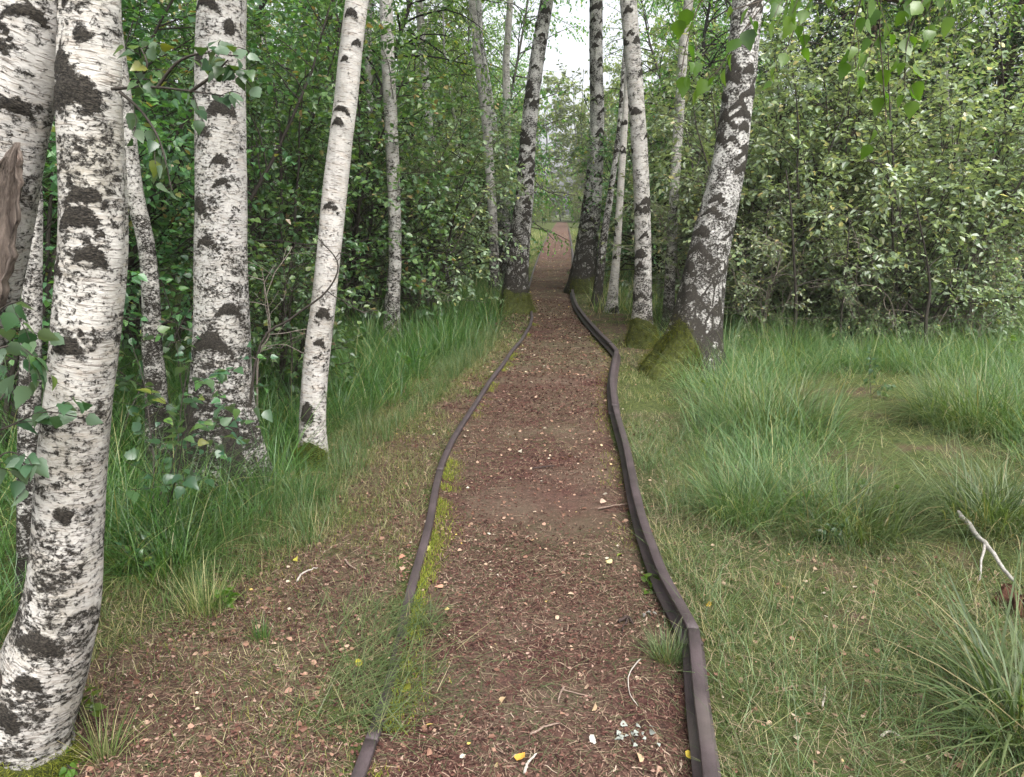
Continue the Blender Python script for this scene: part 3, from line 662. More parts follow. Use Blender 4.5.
birch([(748, 0, 31), (742, 60, 30), (736, 110, 31), (729, 160, 33), (720, 205, 36), (709, 250, 40), (701, 295, 43), (694, 335, 48), (684, 374, 60)], 'big leaning birch with black fissured lower trunk and thick moss on its root', BARK_PLATE, 15, None,
      moss=(.50, -118, 10, .05), flare=1.6, lean_tail=(.6, 0), chev=46)
birch([(1024, 120, 8), (1022, 200, 8), (1018, 255, 8), (1011, 285, 8), (1010, 318, 10)], 'thin birch at the thicket edge by the far tussocks', BARK_THIN, 9)
birch([(962, 190, 6), (978, 235, 7), (990, 270, 8), (1004, 316, 9)], 'slanting grey stem crossing in front of the thin edge birch', BARK_THIN, 6, None, crown=True, nbr=14)

# ------------------------------------------------------------------ thicket: bushes and young trees
def bush_parts(h, stems, spread, lsize, leafm, barkm, nb=14, nt_=6, nl=9, lw_=.62, droop=.3, hang=.15, tall=False, u0=.12, thin=1.0):
    K = 10
    ang = U(0, 6.28, stems); r = U(.0, .12, stems)*(1 if stems > 1 else 0)
    P = np.zeros((stems, K, 3)); P[:, 0, 0] = np.cos(ang)*r; P[:, 0, 1] = np.sin(ang)*r; P[:, 0, 2] = -.05
    lean = U(.15, 1, stems)*spread*(1 if stems > 1 else .25)
    d = norm(np.stack([np.cos(ang)*lean, np.sin(ang)*lean, np.ones(stems)], 1)); L = h*U(.7, 1.05, stems)
    if stems == 1: L[:] = h
    for k in range(1, K):
        d = norm(d+rng.normal(size=d.shape)*.09+np.array([0, 0, .03])); P[:, k] = P[:, k-1]+d*(L/(K-1))[:, None]
    R = (.008+.0055*L)[:, None]*np.linspace(1, .18, K)[None]*thin
    mbs = MB(); v, f = tubes(P, R, 7); mbs.add(v, f, 0, True)
    bl = (lambda u, i: h*(.22 if tall else .30)*(1.15-.75*u)+.25)
    b1, r1, _ = spawn(P, R, nb, u0, 1., bl, (35, 75), droop, 7, .13, up=.15)
    b2, r2, _ = spawn(b1, r1, nt_, .2, 1., lambda u, i: (.34+.05*h)*(1.2-.6*u)+0*i, (25, 65), droop, 5, .16)
    mb = MB()
    v, f = tubes(b1, np.maximum(r1, .0035), 4); mb.add(v, f, 0, True)
    v, f = tubes(b2, np.maximum(r2, .0016), 3); mb.add(v, f, 0, True)
    v, f = leaf_on(b2, nl, lsize, .08, .85, .6, lw_, hang); mb.add(v, f, 1)
    return mbs.mesh('trunk', [barkm]), mb.mesh('crown', [barkm, leafm])
VAR = {
 'alder': [bush_parts(U(3.2, 4.2), 6, .5, .075, LF_ALDER, DARKSTEM, 15, 7, 9, .75) for _ in range(3)],
 'willow': [bush_parts(U(3.3, 4.0), 9, .7, .066, LF_WILLOW, DARKSTEM, 17, 7, 11, .6, u0=.06) for _ in range(3)],
 'birch_young': [bush_parts(U(7.5, 9), 1, .3, .062, LF_BIRCH, BARK_THIN, 60, 9, 10, .74, .7, .5, True, .1) for _ in range(3)],
 'alder_tall': [bush_parts(U(8, 10), 1, .3, .085, LF_ALDER, TWIG, 60, 10, 10, .78, .2, .1, True, .08) for _ in range(2)],
 'bigwillow': [bush_parts(U(3.1, 3.8), 7, .6, .08, LF_WILLOW, DARKSTEM, 12, 6, 9, .62, u0=.2) for _ in range(3)],
 'low': [bush_parts(U(1.3, 1.7), 7, .7, .06, LF_ALDER, DARKSTEM, 9, 5, 8, .7) for _ in range(2)],
 'lowwillow': [bush_parts(U(1.7, 2.1), 7, .8, .06, LF_WILLOW, GREYTWIG, 12, 6, 11, .6, u0=.08) for _ in range(2)],
}
def conifer_parts(h, needm, reach=.22):
    K = 12; P = np.zeros((1, K, 3)); P[0, :, 2] = np.linspace(-.1, h, K); P[0, 1:, :2] += rng.normal(size=(K-1, 2))*.05
    R = np.linspace(.02*h*.6+.03, .01, K)[None]
    mbs = MB(); v, f = tubes(P, R, 10); mbs.add(v, f, 0, True)
    b1, r1, _ = spawn(P, R, 90, .15, .99, lambda u, i: h*reach*(1.05-u)+.15, (75, 100), .35, 7, .05, rfac=.25)
    b2, r2, _ = spawn(b1, r1, 11, .15, 1, lambda u, i: .55*(1.1-.6*u)+0*i, (35, 60), .35, 5, .08)
    mb = MB(); v, f = tubes(b1, np.maximum(r1, .004), 4); mb.add(v, f, 0, True)
    n = len(b2); v, f = leaf_on(b2, 24, .11, .0, .9, .4, .2, 0.); mb.add(v, f, 1)
    return mbs.mesh('trunk', [PINEBARK]), mb.mesh('crown', [PINEBARK, needm])
LF_FAR = leaf_mat('far_leaves_painted_light', [(0, (.09, .15, .03)), (.5, (.14, .22, .05)), (1, (.22, .28, .07))], .5)  # open-sky brightness at the path's end is put into this yellower leaf colour
VAR['far'] = [bush_parts(U(12, 15), 1, .3, .30, LF_FAR, BARK_THIN, 46, 6, 9, .8, .6, .4, True, .08) for _ in range(2)]
VAR['spruce'] = [conifer_parts(11, NEEDLE)]
VAR['pine'] = [conifer_parts(13, NEEDLE_PALE, .24)]
def plant(kind, name, x, y, label, cat, group=None, s=1.0, rz=None, var=None, zs=1.0):
    tm, cm = VAR[kind][(var if var is not None else int(rng.integers(99))) % len(VAR[kind])]
    t = thing(name, (x, y, float(surf(x, y))), label, cat, group)
    t.rotation_euler = (0, 0, U(0, 6.28) if rz is None else rz); t.scale = (s, s, s*zs)
    link('trunk', tm, t); link('crown', cm, t)
    return t
def atpx(px, dist):           # ground position below a picture column at this distance
    p = at_dist(px, 210, dist); return p[0], p[1]
# front row left, each beside a trunk one can find
for kind, name, px, dist, s, label in [
    ('alder', 'alder_bush', 60, 6.2, .9, 'dark green bush filling the gap behind the curved mottled birch'),
    ('alder', 'alder_bush', 140, 6.8, .95, 'dark leafy bush between the thin mottled stem and the stout straight birch'),
    ('alder', 'alder_bush', 268, 7.6, .85, 'dense dark bush just right of the stout straight birch'),
    ('low', 'alder_bush', 262, 6.0, .9, 'low twiggy bush leaning against the slim bright white birch'),
    ('alder', 'alder_bush', 345, 9.6, .95, 'broad dark bush behind the slim bright white birch'),
    ('lowwillow', 'willow_bush', 412, 11.2, 1.2, 'grey-green bush right of the lichen-grey birch, above the grass bank'),
    ('bigwillow', 'willow_bush', 426, 10.8, .9, 'silvery bush partly hiding the lichen-grey birch'),
    ('willow', 'willow_bush', 428, 16.0, 1.0, 'tall silvery bush around the crooked young birch'),
    ('lowwillow', 'willow_bush', 368, 10.6, 1.1, 'grey-green bush between the slim white birch and the lichen-grey one'),
    ('alder', 'alder_bush', 470, 17.5, 1.0, 'green bush behind the slender birch left of the twin birch'),
    ('alder', 'alder_bush', -40, 4.4, .8, 'dark bush at the edge behind the leaning split-bark birch'),
    ('lowwillow', 'willow_bush', 712, 10.4, 1.2, 'grey-green low bush behind the leaning mossy birch'),
    ('bigwillow', 'willow_bush', 756, 9.9, 1.0, 'silvery bush just right of the leaning mossy birch'),
    ('bigwillow', 'willow_bush', 808, 9.2, .95, 'silvery bush with one black upright stem above the big tussock'),
    ('bigwillow', 'willow_bush', 928, 8.5, .95, 'pale silvery bush on a dark stem with grey dead twigs'),
    ('bigwillow', 'willow_bush', 868, 9.3, 1.0, 'tall silvery bush between the black-stemmed bush and the dark-stemmed one'),
    ('bigwillow', 'willow_bush', 1005, 9.4, 1.05, 'silvery bush behind the slanting grey stem'),
    ('lowwillow', 'willow_bush', 830, 9.3, 1.0, 'low grey-green bush under the tall silvery one'),
    ('lowwillow', 'willow_bush', 965, 9.3, 1.1, 'low grey-green bush filling the foot of the pale silvery one'),
    ('lowwillow', 'willow_bush', 770, 8.9, .75, 'small loose bush in front of the black upright stem'),
    ('lowwillow', 'willow_bush', 885, 8.5, .7, 'small loose bush between the brown stem and the dark forked stem'),
    ('lowwillow', 'willow_bush', 985, 8.4, .75, 'small loose bush at the foot of the slanting grey stem'),
    ('willow', 'willow_bush', 780, 13.6, 1.15, 'taller silvery bush rising at the back of the black-stemmed one'),
    ('willow', 'willow_bush', 905, 14.0, 1.15, 'taller silvery bush rising at the back of the dark-stemmed one'),
    ('alder', 'alder_bush', 655, 15.5, .9, 'green bush in the gap behind the pale straight birch'),
    ('lowwillow', 'willow_bush', 620, 21, 1.2, 'small bush behind the two thin birches right of the path'),
]:
    x, y = atpx(px, dist); plant(kind, name, x, y, label, 'bush', None, s)
rows = {}
def scatter(kind, name, n, xr, yr, label, cat, group, s, mind):
    got = 0; tries = 0
    while got < n and tries < 4000:
        tries += 1
        y = yr[0]+(yr[1]-yr[0])*U(0, 1)**1.2; x = U(*xr)
        if (x < 0 and x > LE(min(y, 14))-.7) or (x > 0 and x < RE(min(y, 12))+.7): continue
        if y > 20 and abs(x) < 3.4: continue
        if any((x-a)**2+(y-b)**2 < mind**2 for a, b in rows.get(group, [])): continue
        rows.setdefault(group, []).append((x, y)); got += 1
        plant(kind, name, x, y, label, cat, group, s*U(.8, 1.2))
GL, GRT = 'young trees in the thicket left of the path', 'young trees in the thicket right of the path'
scatter('birch_young', 'young_birch', 34, (-12, -1.9), (9, 46), 'leafy young birch in the dense thicket left of the path', 'tree', GL, 1.15, 1.3)
scatter('alder_tall', 'alder_tree', 20, (-14, -2.6), (8, 40), 'broad-leaved alder in the dense thicket left of the path', 'tree', GL, .9, 1.4)
scatter('alder', 'alder_bush', 16, (-12, -2.2), (8, 32), 'leafy bush deep in the shade of the left thicket', 'bush', 'bushes under the left thicket', 1.0, 1.2)
scatter('birch_young', 'young_birch', 30, (2.2, 15), (12, 48), 'leafy young birch in the dense thicket right of the path', 'tree', GRT, 1.15, 1.4)
scatter('alder_tall', 'alder_tree', 10, (4.2, 18), (12.5, 34), 'broad-leaved alder in the dense thicket right of the path', 'tree', GRT, .9, 1.5)
scatter('willow', 'willow_bush', 14, (2.0, 15), (11, 32), 'silvery bush deep in the thicket right of the path', 'bush', 'bushes under the right thicket', 1.05, 1.2)
x, y = atpx(852, 12.6); plant('spruce', 'spruce_tree', x, y, 'dark spruce showing above the silvery bushes, next to the hanging leaves', 'tree')
x, y = atpx(990, 14); plant('spruce', 'spruce_tree', x, y, 'second dark spruce, behind the pale silvery bush on the dark stem', 'tree')
x, y = atpx(1060, 13); plant('spruce', 'spruce_tree', x, y, 'dark spruce at the very edge behind the slanting stem', 'tree')
for px, d_, s in ((596, 76, 1.0),):
    x, y = atpx(px, d_); plant('pine', 'pine_tree', x, y, 'hazy brown-green pine far down the path, ' + ('on the left verge' if px < 563 else 'on the right verge behind the black-footed birch'), 'tree', None, s)
# verge trees that close in on the path far off
k = 0
for sgn in (-1, 1):
    for y in np.linspace(22, 88, 17):
        y = y+U(-1, 1); x = sgn*(2.5+U(0, 1.2)+(.035*(y-20)))+.1
        side = 'left' if sgn < 0 else 'right'
        plant('alder' if k % 2 else 'birch_young', 'alder_bush' if k % 2 else 'young_birch', x, y, 'bright green growth close along the far path, ' + side + ' verge', 'bush' if k % 2 else 'tree', 'growth lining the far path on the ' + side, (.8 if k % 2 else (1.05 if y < 34 else .8))*U(.85, 1.15)); k += 1
for x, y, sc, lab in ((-2.5, 21, 1.25, 'leafy birch leaning its crown over the path behind the chevron-marked birch'), (3.3, 24, 1.3, 'leafy birch overhanging the path behind the pale straight birch'),
                  (-3.2, 33, 1.4, 'tall leafy birch farther down the left verge, framing the sky gap'), (3.0, 38, 1.45, 'tall leafy birch farther down the right verge, framing the sky gap')):
    plant('birch_young', 'young_birch', x, y, lab, 'tree', None, sc)
# the far wood: one mass
mb = MB()
def stamp(kind, x, y, s):
    for me, off in zip(VAR[kind][int(rng.integers(len(VAR[kind])))], (0, 0)):
        n = len(me.vertices); co = np.empty(n*3, np.float32); me.vertices.foreach_get('co', co); co = co.reshape(-1, 3)*s
        a = U(0, 6.28); R2 = np.array([[math.cos(a), -math.sin(a), 0], [math.sin(a), math.cos(a), 0], [0, 0, 1]])
        co = co@R2.T+np.array([x, y, 0])
        li = np.empty(len(me.loops), np.int32); me.loops.foreach_get('vertex_index', li)
        mi = np.empty(len(me.polygons), np.int32); me.polygons.foreach_get('material_index', mi)
        F = li.reshape(-1, 4)
        for q in np.unique(mi): FAR.append((co, F[mi == q], int(q) if me.name.startswith('crown') else 0))
FAR = []
for k in range(34):
    x = U(-26, 26); y = U(100, 128)
    if abs(x) < 1.6 and y < 112: y = U(114, 128)
    stamp('far', x, y, U(1.0, 1.55))
for k in range(30):
    sg = -1 if k % 2 else 1
    stamp('far', sg*U(5.5, 26), U(48, 98), U(.9, 1.35))
for k in range(40):
    x = U(-9, 9); y = U(113, 126); stamp('far', x, y, U(.16, .34))
for k in range(24):
    stamp('far', (-1 if k % 2 else 1)*U(1.6, 4), U(80, 112), U(.10, .3))
base_n = 0
for co, F, q in FAR:
    mb.add(co, F, q)
link('far_wood', mb.mesh('far_wood', [BARK_THIN, LF_FAR]), kind='stuff', label='far birch wood closing the end of the path', category='wood')

# ------------------------------------------------------------------ near sprays of leaves
def spray_tree():             # birch whose stem stands out of view beside the camera; its twigs hang into the picture
    b = np.array([3.3, 1.1, 0.0]); b[2] = float(surf(b[0], b[1]))
    t = thing('birch_tree', b, 'birch whose fresh green leaf sprays hang down in front of the silvery bushes', 'tree')
    P = catmull(np.array([b+[0, 0, -.05], b+[-.05, .02, 1.5], b+[.02, .05, 3.2], b+[-.1, .1, 5.2], b+[-.05, 0, 7.5]]), 40)
    V, F = tubes(P[None], np.linspace(.10, .03, 40)[None], 20)
    arc = np.linspace(0, 7.5, 40); th = np.arange(20)*2*math.pi/20
    bc = np.stack([np.tile(np.cos(th)*.09, 40), np.tile(np.sin(th)*.09, 40), np.repeat(arc, 20)], 1)
    link('trunk', new_mesh('trunk', V-b, [F], [BARK], smooth=True, attrs={'bc': bc, 'ht': np.repeat(arc, 20), 'knot': np.zeros(len(V))}), t)
    g = lambda D, *a: np.array([at_dist(x, y, D) for x, y in a])
    D = 2.1
    root = P[17]
    lines = []
    for pth in ([(960, -120), (900, -60), (870, -10), (884, 60), (886, 122)], [(900, -90), (820, -40), (760, -5), (735, 40), (716, 74)], [(760, -60), (700, -20), (690, 10), (683, 48), (681, 74)],
                [(960, -90), (880, -50), (850, 10), (838, 30), (856, 68)], [(900, -80), (850, -30), (800, -12), (760, 4), (725, 12)], [(1000, -90), (960, -50), (930, -20), (912, 8), (930, 22)], [(880, -80), (840, -40), (815, -5), (790, 12), (786, 50)],
                [(980, -60), (930, -30), (905, 30), (895, 60), (905, 92)]):
        q = g(D+U(-.25, .25), *pth); lines.append(np.vstack([root[None]*.5+q[:1]*.5+[[0, 0, .25]], q]))
    mb = MB(); lb = MB()
    for P2 in lines:
        P2 = smoothline(resample(np.vstack([root, P2]), .055), 6); m_ = len(P2)
        v, f = tubes(P2[None], np.linspace(.009, .0012, m_)[None], 5); mb.add(v, f, 0, True)
        P3 = P2[-10:]
        t2, r2, _ = spawn(P3[None], np.full((1, 10), .0018), 5, .1, 1, lambda u, i: .10+0*u, (25, 60), .9, 4, .12)
        v, f = tubes(t2, np.maximum(r2, .0008), 4); mb.add(v, f, 0, True)
        v, f = leaf_on(t2, 2, .049, .55, .7, .25, .80, .9, hi=True, sj=(.65, 1.1)); lb.add(v, f, 0, True)
        v, f = leaf_on(P3[None], 7, .049, .1, .8, .25, .80, .9, hi=True, sj=(.65, 1.1)); lb.add(v, f, 0, True)
    br = link('branch', mb.mesh('branch', [TWIG], b), t); link('leaves', lb.mesh('leaves', [LF_NEAR], b), br)
spray_tree()
def sapling(px, py, h, label, size=.08, n=9, leafm=LF_BROAD, spread=.5, name='sapling', dist=None, nst=3, cat='sapling'):
    p = onsurf(px, py) if dist is None else np.array([*atpx(px, dist), 0.0])
    if dist is not None: p[2] = float(surf(p[0], p[1]))
    t = thing(name, p, label, cat)
    ang = U(0, 6.28, nst); K = 9; P = np.zeros((nst, K, 3)); P[:, 0, 2] = -.02
    d = norm(np.stack([np.cos(ang)*spread, np.sin(ang)*spread, np.ones(nst)], 1)*U(.7, 1.3, (nst, 1)))
    L = h*U(.7, 1.1, nst)
    for k in range(1, K): d = norm(d+rng.normal(size=d.shape)*.1); P[:, k] = P[:, k-1]+d*(L/(K-1))[:, None]
    R = (.0015+.004*L)[:, None]*np.linspace(1, .3, K)
    b1, r1, _ = spawn(P, R, n, .25, 1, lambda u, i: h*.22+.03+0*u, (40, 75), .3, 5, .12)
    mb = MB(); v, f = tubes(P, R, 5); mb.add(v, f, 0, True); v, f = tubes(b1, np.maximum(r1, .0012), 4); mb.add(v, f, 0, True)
    link('stem', mb.mesh('stem', [DARKSTEM]), t)
    v, f = leaf_on(b1, 5, size, .25, .8, .55, .75, .15, hi=True, sj=(.6, 1.1)); lb = MB(); lb.add(v, f, 0, True)
    link('leaves', lb.mesh('leaves', [leafm]), t); return t
def edge_sapling():
    b = np.array([*atpx(-70, 1.85), 0.]); b[2] = float(surf(b[0], b[1])); D = 1.75
    t = thing('sapling', b, 'broad-leaved sapling reaching in front of the curved mottled birch', 'sapling')
    g = lambda *a: np.array([at_dist(x, y, D+U(-.06, .06)) for x, y in a])
    fork = at_dist(-62, 470, D+.03)
    P = catmull(np.vstack([b-[0, 0, .02], .5*(b+fork)+[.01, 0, 0], fork, at_dist(-50, 380, D), at_dist(-40, 290, D)]), 24)-b
    v, f = tubes(P[None], np.linspace(.008, .003, 24)[None], 8); mb = MB(); mb.add(v, f, 0, True); link('stem', mb.mesh('stem', [DARKSTEM]), t)
    leafy_branch('branch', [np.vstack([fork[None], g((-20, 440), (12, 425), (44, 412), (82, 418))]), np.vstack([fork[None], g((-25, 430), (0, 400), (20, 368))]), np.vstack([fork[None], g((-20, 470), (8, 452), (30, 462))]),
                            np.vstack([at_dist(-50, 380, D)[None], g((-20, 360), (16, 345), (50, 372))]), np.vstack([at_dist(-50, 380, D)[None], g((-20, 340), (0, 310), (22, 300))])], t, b, LF_BROAD, .05, 4, .0035, DARKSTEM, 3)
edge_sapling()
sapling(150, 535, 1.2, 'broad-leaved sapling growing before the thin mottled stem', .075, 9)
sapling(192, 495, 1.25, 'dark-leaved sapling hiding the left foot of the stout straight birch', .055, 9)
sapling(110, 470, 1.5, 'tall dark sapling between the curved birch and the thin mottled stem', .07, 12)
sapling(182, 420, 1.7, 'tall leafy sapling behind the stout straight birch', .065, 12)
for px, py, h, lab in ((150, 575, .2, 'small broad-leaved seedling in the grass below the stout straight birch'), (228, 604, .08, 'tiny pale-leaved seedling on bare ground at the grass edge'),
                       (75, 722, .16, 'two-leaved seedling beside the curved birch foot'), (72, 768, .07, 'flat green seedling at the moss of the curved birch'), (262, 372, .35, 'bright seedling between the stout and the slim white birch'),
                       (415, 372, .3, 'small leafy seedling in the grass bank near the path bend'), (785, 515, .2, 'light green seedling in the tall grass right of the path'), (880, 505, .22, 'yellow-green seedling sticking up from the middle tussock'),
                       (832, 548, .12, 'dark seedling where the tall grass meets the short turf'), (722, 400, .3, 'yellow-green seedling at the left side of the big tussock'), (790, 340, .5, 'leafy seedling under the black-stemmed bush'),
                       (870, 395, .35, 'broad-leaved seedling in the hollow between tussocks'), (1000, 370, .45, 'bright seedling on the far right tussock'), (652, 590, .06, 'greyish little plant against the inner side of the right rail'), (8, 735, .14, 'small leaves sprouting at the curved birch trunk')):
    sapling(px, py, h, lab, .04 if h < .25 else .05, 4, LF_BROAD if 'dark' in lab or 'broad' in lab else LF_NEAR, .5, 'seedling', nst=2, cat='seedling')
# bare grey twigs and dark upright stems in the silvery bushes
def stem_obj(pts, dist, w0, m, label, nb=6, bl=.6, name='dead_stem'):
    P = np.array([at_dist(x, y, dist) for x, y in pts]); P[0, 2] = float(surf(P[0][0], P[0][1]))-.03
    b = P[0].copy(); Q = catmull(P, 24)-b
    R = np.linspace(w0, w0*.3, 24)
    mb = MB(); v, f = tubes(Q[None], R[None], 8); mb.add(v, f, 0, True)
    b1, r1, _ = spawn(Q[None], R[None], nb, .25, 1, lambda u, i: bl+0*u, (40, 80), .1, 8, .16); v, f = tubes(b1, np.maximum(r1, .003), 5); mb.add(v, f, 0, True)
    b2, r2, _ = spawn(b1, r1, 4, .3, 1, lambda u, i: bl*.45+0*u, (30, 60), .1, 5, .18); v, f = tubes(b2, np.maximum(r2, .002), 3); mb.add(v, f, 0, True)
    o = link(name, mb.mesh(name, [m]), loc=b); tag(o, label, 'stem')
stem_obj([(792, 345), (796, 310), (794, 260), (791, 210), (786, 170)], 8.3, .022, DARKSTEM, 'black upright stem in front of the silvery bush above the big tussock')
stem_obj([(838, 370), (841, 320), (846, 270), (850, 220)], 8.2, .016, DARKSTEM, 'thin brown stem between the black upright stem and the dark-stemmed bush', 5)
stem_obj([(927, 362), (926, 320), (930, 290), (925, 250), (915, 200)], 7.8, .022, DARKSTEM, 'dark forked stem under the pale silvery bush', 7)
stem_obj([(925, 340), (955, 300), (990, 285), (1030, 270)], 8.3, .011, GREYTWIG, 'grey dead twig reaching out sideways above the far right tussock', 9, .7)
stem_obj([(900, 345), (890, 300), (865, 285), (838, 296)], 8.2, .010, GREYTWIG, 'grey dead twig fanning over the hollow between tussocks', 9, .6)
stem_obj([(236, 410), (258, 352), (292, 318), (326, 292), (338, 264), (318, 238)], 4.25, .009, DARKSTEM, 'black bare twig crossing in front of the slim bright white birch', 3, .3)
stem_obj([(255, 400), (258, 360), (270, 330), (262, 270)], 5.2, .009, GREYTWIG, 'grey bare stem between the stout birch and the slim bright one', 8, .5)
stem_obj([(285, 395), (292, 350), (284, 300), (296, 240)], 5.6, .010, DARKSTEM, 'dark bare stem left of the slim bright white birch', 8, .5)

# ------------------------------------------------------------------ grass
def grass_obj(name, sets, mats, label, cat='grass'):
    mb = MB()
    for (v, f), q in sets: mb.add(v, f, q)
    o = link(name, mb.mesh(name, mats)); o['kind'] = 'stuff'; o['label'] = label; o['category'] = cat; return o
def sample(n, x0, x1, y0, y1, keep, power=1.0):
    x = U(0, 1, n); y = y0+(y1-y0)*U(0, 1, n)**power
    x0 = x0(y) if callable(x0) else x0; x1 = x1(y) if callable(x1) else x1
    x = x0+(x1-x0)*x
    k = keep(x, y); x, y = x[k], y[k]
    return np.stack([x, y, surf(x, y)-.01], 1)
def clumped(centers, per, rad_, L, width, seed=0, lean=(.1, .9), curv=(.4, 1.7), az0=None):
    idx = np.repeat(np.arange(len(centers)), per); n = len(idx)
    a = U(0, 6.283, n); r = np.sqrt(U(0, 1, n))*rad_[idx]
    root = np.stack([centers[idx, 0]+np.cos(a)*r, centers[idx, 1]+np.sin(a)*r, np.zeros(n)], 1); root[:, 2] = surf(root[:, 0], root[:, 1])-.01
    out = r/np.maximum(rad_[idx], 1e-3)
    az = a+rng.normal(size=n)*.9
    return blades(root, L[idx]*(.3+.95*U(0, 1, n)**.8), az, np.abs(lean[0]+out*(lean[1]-lean[0])*U(.2, 1.2, n)+rng.normal(size=n)*.16), curv[0]+(curv[1]-curv[0])*U(0, 1, n)**1.3+np.where(U(0, 1, n) < .06, 1.2, 0), width*U(.5, 1.25, n), 5)
def pts_in(n, x0, x1, y0, y1, keep, mind=0):
    P = sample(n*6, x0, x1, y0, y1, keep)
    if not mind: return P[:n]
    out = []
    for p in P:
        if all((p[0]-q[0])**2+(p[1]-q[1])**2 > mind*mind for q in out): out.append(p)
        if len(out) >= n: break
    return np.array(out)
trunks = [(o.location.x, o.location.y) for o in COL.objects if o.name.startswith('birch_tree')]
def clear(x, y, r=.14):
    k = np.ones(len(x), bool)
    for a, b in trunks: k &= (x-a)**2+(y-b)**2 > r*r
    return k
sets = []
# left bank: clumps that droop over each other
C1 = pts_in(420, lambda y: LE(y)-3.2, lambda y: LE(y)+.02, 1.2, 9, lambda x, y: (x < LE(y)-.02+.25*(vnoise(x*3, y*3, 5)-.5)) & clear(x, y, .2), .13)
sets.append((clumped(C1, 95, U(.06, .16, len(C1)), U(.32, .66, len(C1)), .0044), 0))
C2 = pts_in(420, lambda y: LE(y)-4, lambda y: LE(y)+.05, 8, 22, lambda x, y: clear(x, y, .25), .16)
sets.append((clumped(C2, 60, U(.1, .25, len(C2)), U(.3, .62, len(C2)), .006, lean=(.05, .6), curv=(.2, 1.2)), 0))
# fringe of fresh shorter grass along the bank
C3 = pts_in(130, lambda y: LE(y)-.15, lambda y: LE(y)+.3, 2, 10, lambda x, y: vnoise(x*2.2, y*2.2, 8) > .42, .09)
sets.append((clumped(C3, 60, U(.04, .12, len(C3)), U(.10, .24, len(C3)), .003, lean=(0, .5), curv=(.1, .8)), 1))
grass_obj('tall_grass', sets, [GR_TALL, GR_TUFT], 'long dark green grass on the bank left of the path')
sets = []
C1 = pts_in(520, lambda y: RE(y)+.0, lambda y: RE(y)+6.5, 3.3, 11.5, lambda x, y: (vnoise(x*.9, y*.9, 15) > .45) & clear(x, y, .3), .15)
sets.append((clumped(C1, 120, U(.10, .26, len(C1)), U(.28, .62, len(C1)), .0042), 0))
C2 = pts_in(300, lambda y: RE(y)+.1, lambda y: RE(y)+8, 10, 20, lambda x, y: clear(x, y, .3), .25)
sets.append((clumped(C2, 70, U(.12, .3, len(C2)), U(.3, .6, len(C2)), .006), 0))
C3 = pts_in(420, lambda y: XR(y)+.35, lambda y: XR(y)+3.0, 12, 60, lambda x, y: x > 0, .2)
sets.append((clumped(C3, 40, U(.15, .4, len(C3)), U(.15, .4, len(C3)), .012, lean=(.05, .5), curv=(.1, .9)), 1))
C4 = pts_in(420, lambda y: XL(y)-3.0, lambda y: XL(y)-.3, 13, 60, lambda x, y: x < 1, .2)
sets.append((clumped(C4, 40, U(.15, .4, len(C4)), U(.12, .35, len(C4)), .012, lean=(.05, .5), curv=(.1, .9)), 1))
grass_obj('tall_grass', sets, [GR_TUFT, GR_LAWN], 'tall pale green grass right of the path and along the far verges')
# turf
def turf(P, L, w, lean=(.2, 1.3), seg=3):
    n = len(P); return blades(P, L*U(.4, 1.25, n), U(0, 6.283, n), U(lean[0], lean[1], n), U(0., 1.2, n), w*U(.6, 1.3, n), seg)
sets = []
den = lambda x, y, s, t: fbm(x*2.3, y*2.3, s) > t
P = sample(52000, lambda y: XR(y)+.05, lambda y: RE(y)+.25, 1.2, 5.2, lambda x, y: fbm(x*2.6, y*2.6, 51) > U(.36, .58, len(x)), 1.1)
sets.append((turf(P, .095, .0024, (.3, 1.5)), 0))
P = sample(7000, lambda y: XR(y)+.06, lambda y: RE(y)+.25, 1.2, 5.5, lambda x, y: fbm(x*1.6, y*1.6, 58) > U(.3, .6, len(x)), 1.1)
n = len(P); sets.append((blades(P, U(.12, .34, n), U(0, 6.283, n), U(.5, 1.3, n), U(.1, 1.0, n), .0026*U(.6, 1.3, n), 5), 1))
P = sample(9000, lambda y: XR(y)+.06, lambda y: RE(y)+.2, 1.2, 5.5, lambda x, y: fbm(x*3, y*3, 59) > .57, 1.1)
sets.append((turf(P, .16, .003, (.0, .8)), 1))
P = sample(34000, lambda y: XR(y)+.6, lambda y: XR(y)+4, .8, 4.3, lambda x, y: fbm(x*2.2, y*2.2, 55) > U(.36, .56, len(x)))
sets.append((turf(P, .10, .0026, (.3, 1.5)), 0))
P = sample(14000, lambda y: XR(y)+.04, lambda y: RE(y)+.2, 5, 9.5, lambda x, y: fbm(x*2.6, y*2.6, 52) > U(.35, .55, len(x)))
sets.append((turf(P, .08, .0035), 0))
P = sample(42000, lambda y: RE(y), lambda y: RE(y)+6, 3.4, 11, lambda x, y: fbm(x*2.2, y*2.2, 57) > U(.25, .5, len(x)))
sets.append((turf(P, .13, .0034, (.3, 1.5)), 0))
P = sample(46000, lambda y: LE(y)-.1, lambda y: XL(y)-.05, 1.0, 10, lambda x, y: fbm(x*2.6, y*2.6, 53) > U(.32, .58, len(x)), 1.1)
sets.append((turf(P, .06, .0024), 0))
P = sample(30000, lambda y: LE(y)-.1, lambda y: XL(y)-.05, 1.0, 9, lambda x, y: fbm(x*1.9, y*1.9, 60)+.16*smooth(.8, 0, x-LE(y)) > U(.56, .66, len(x)), 1.1)
sets.append((turf(P, .075, .0026, (.1, 1.2)), 0))
P = sample(9000, lambda y: LE(y)-.1, lambda y: LE(y)+.35, 1.0, 10, lambda x, y: fbm(x*2.6, y*2.6, 54) > .42, 1.1)
sets.append((turf(P, .09, .0026, (.1, .9)), 0))
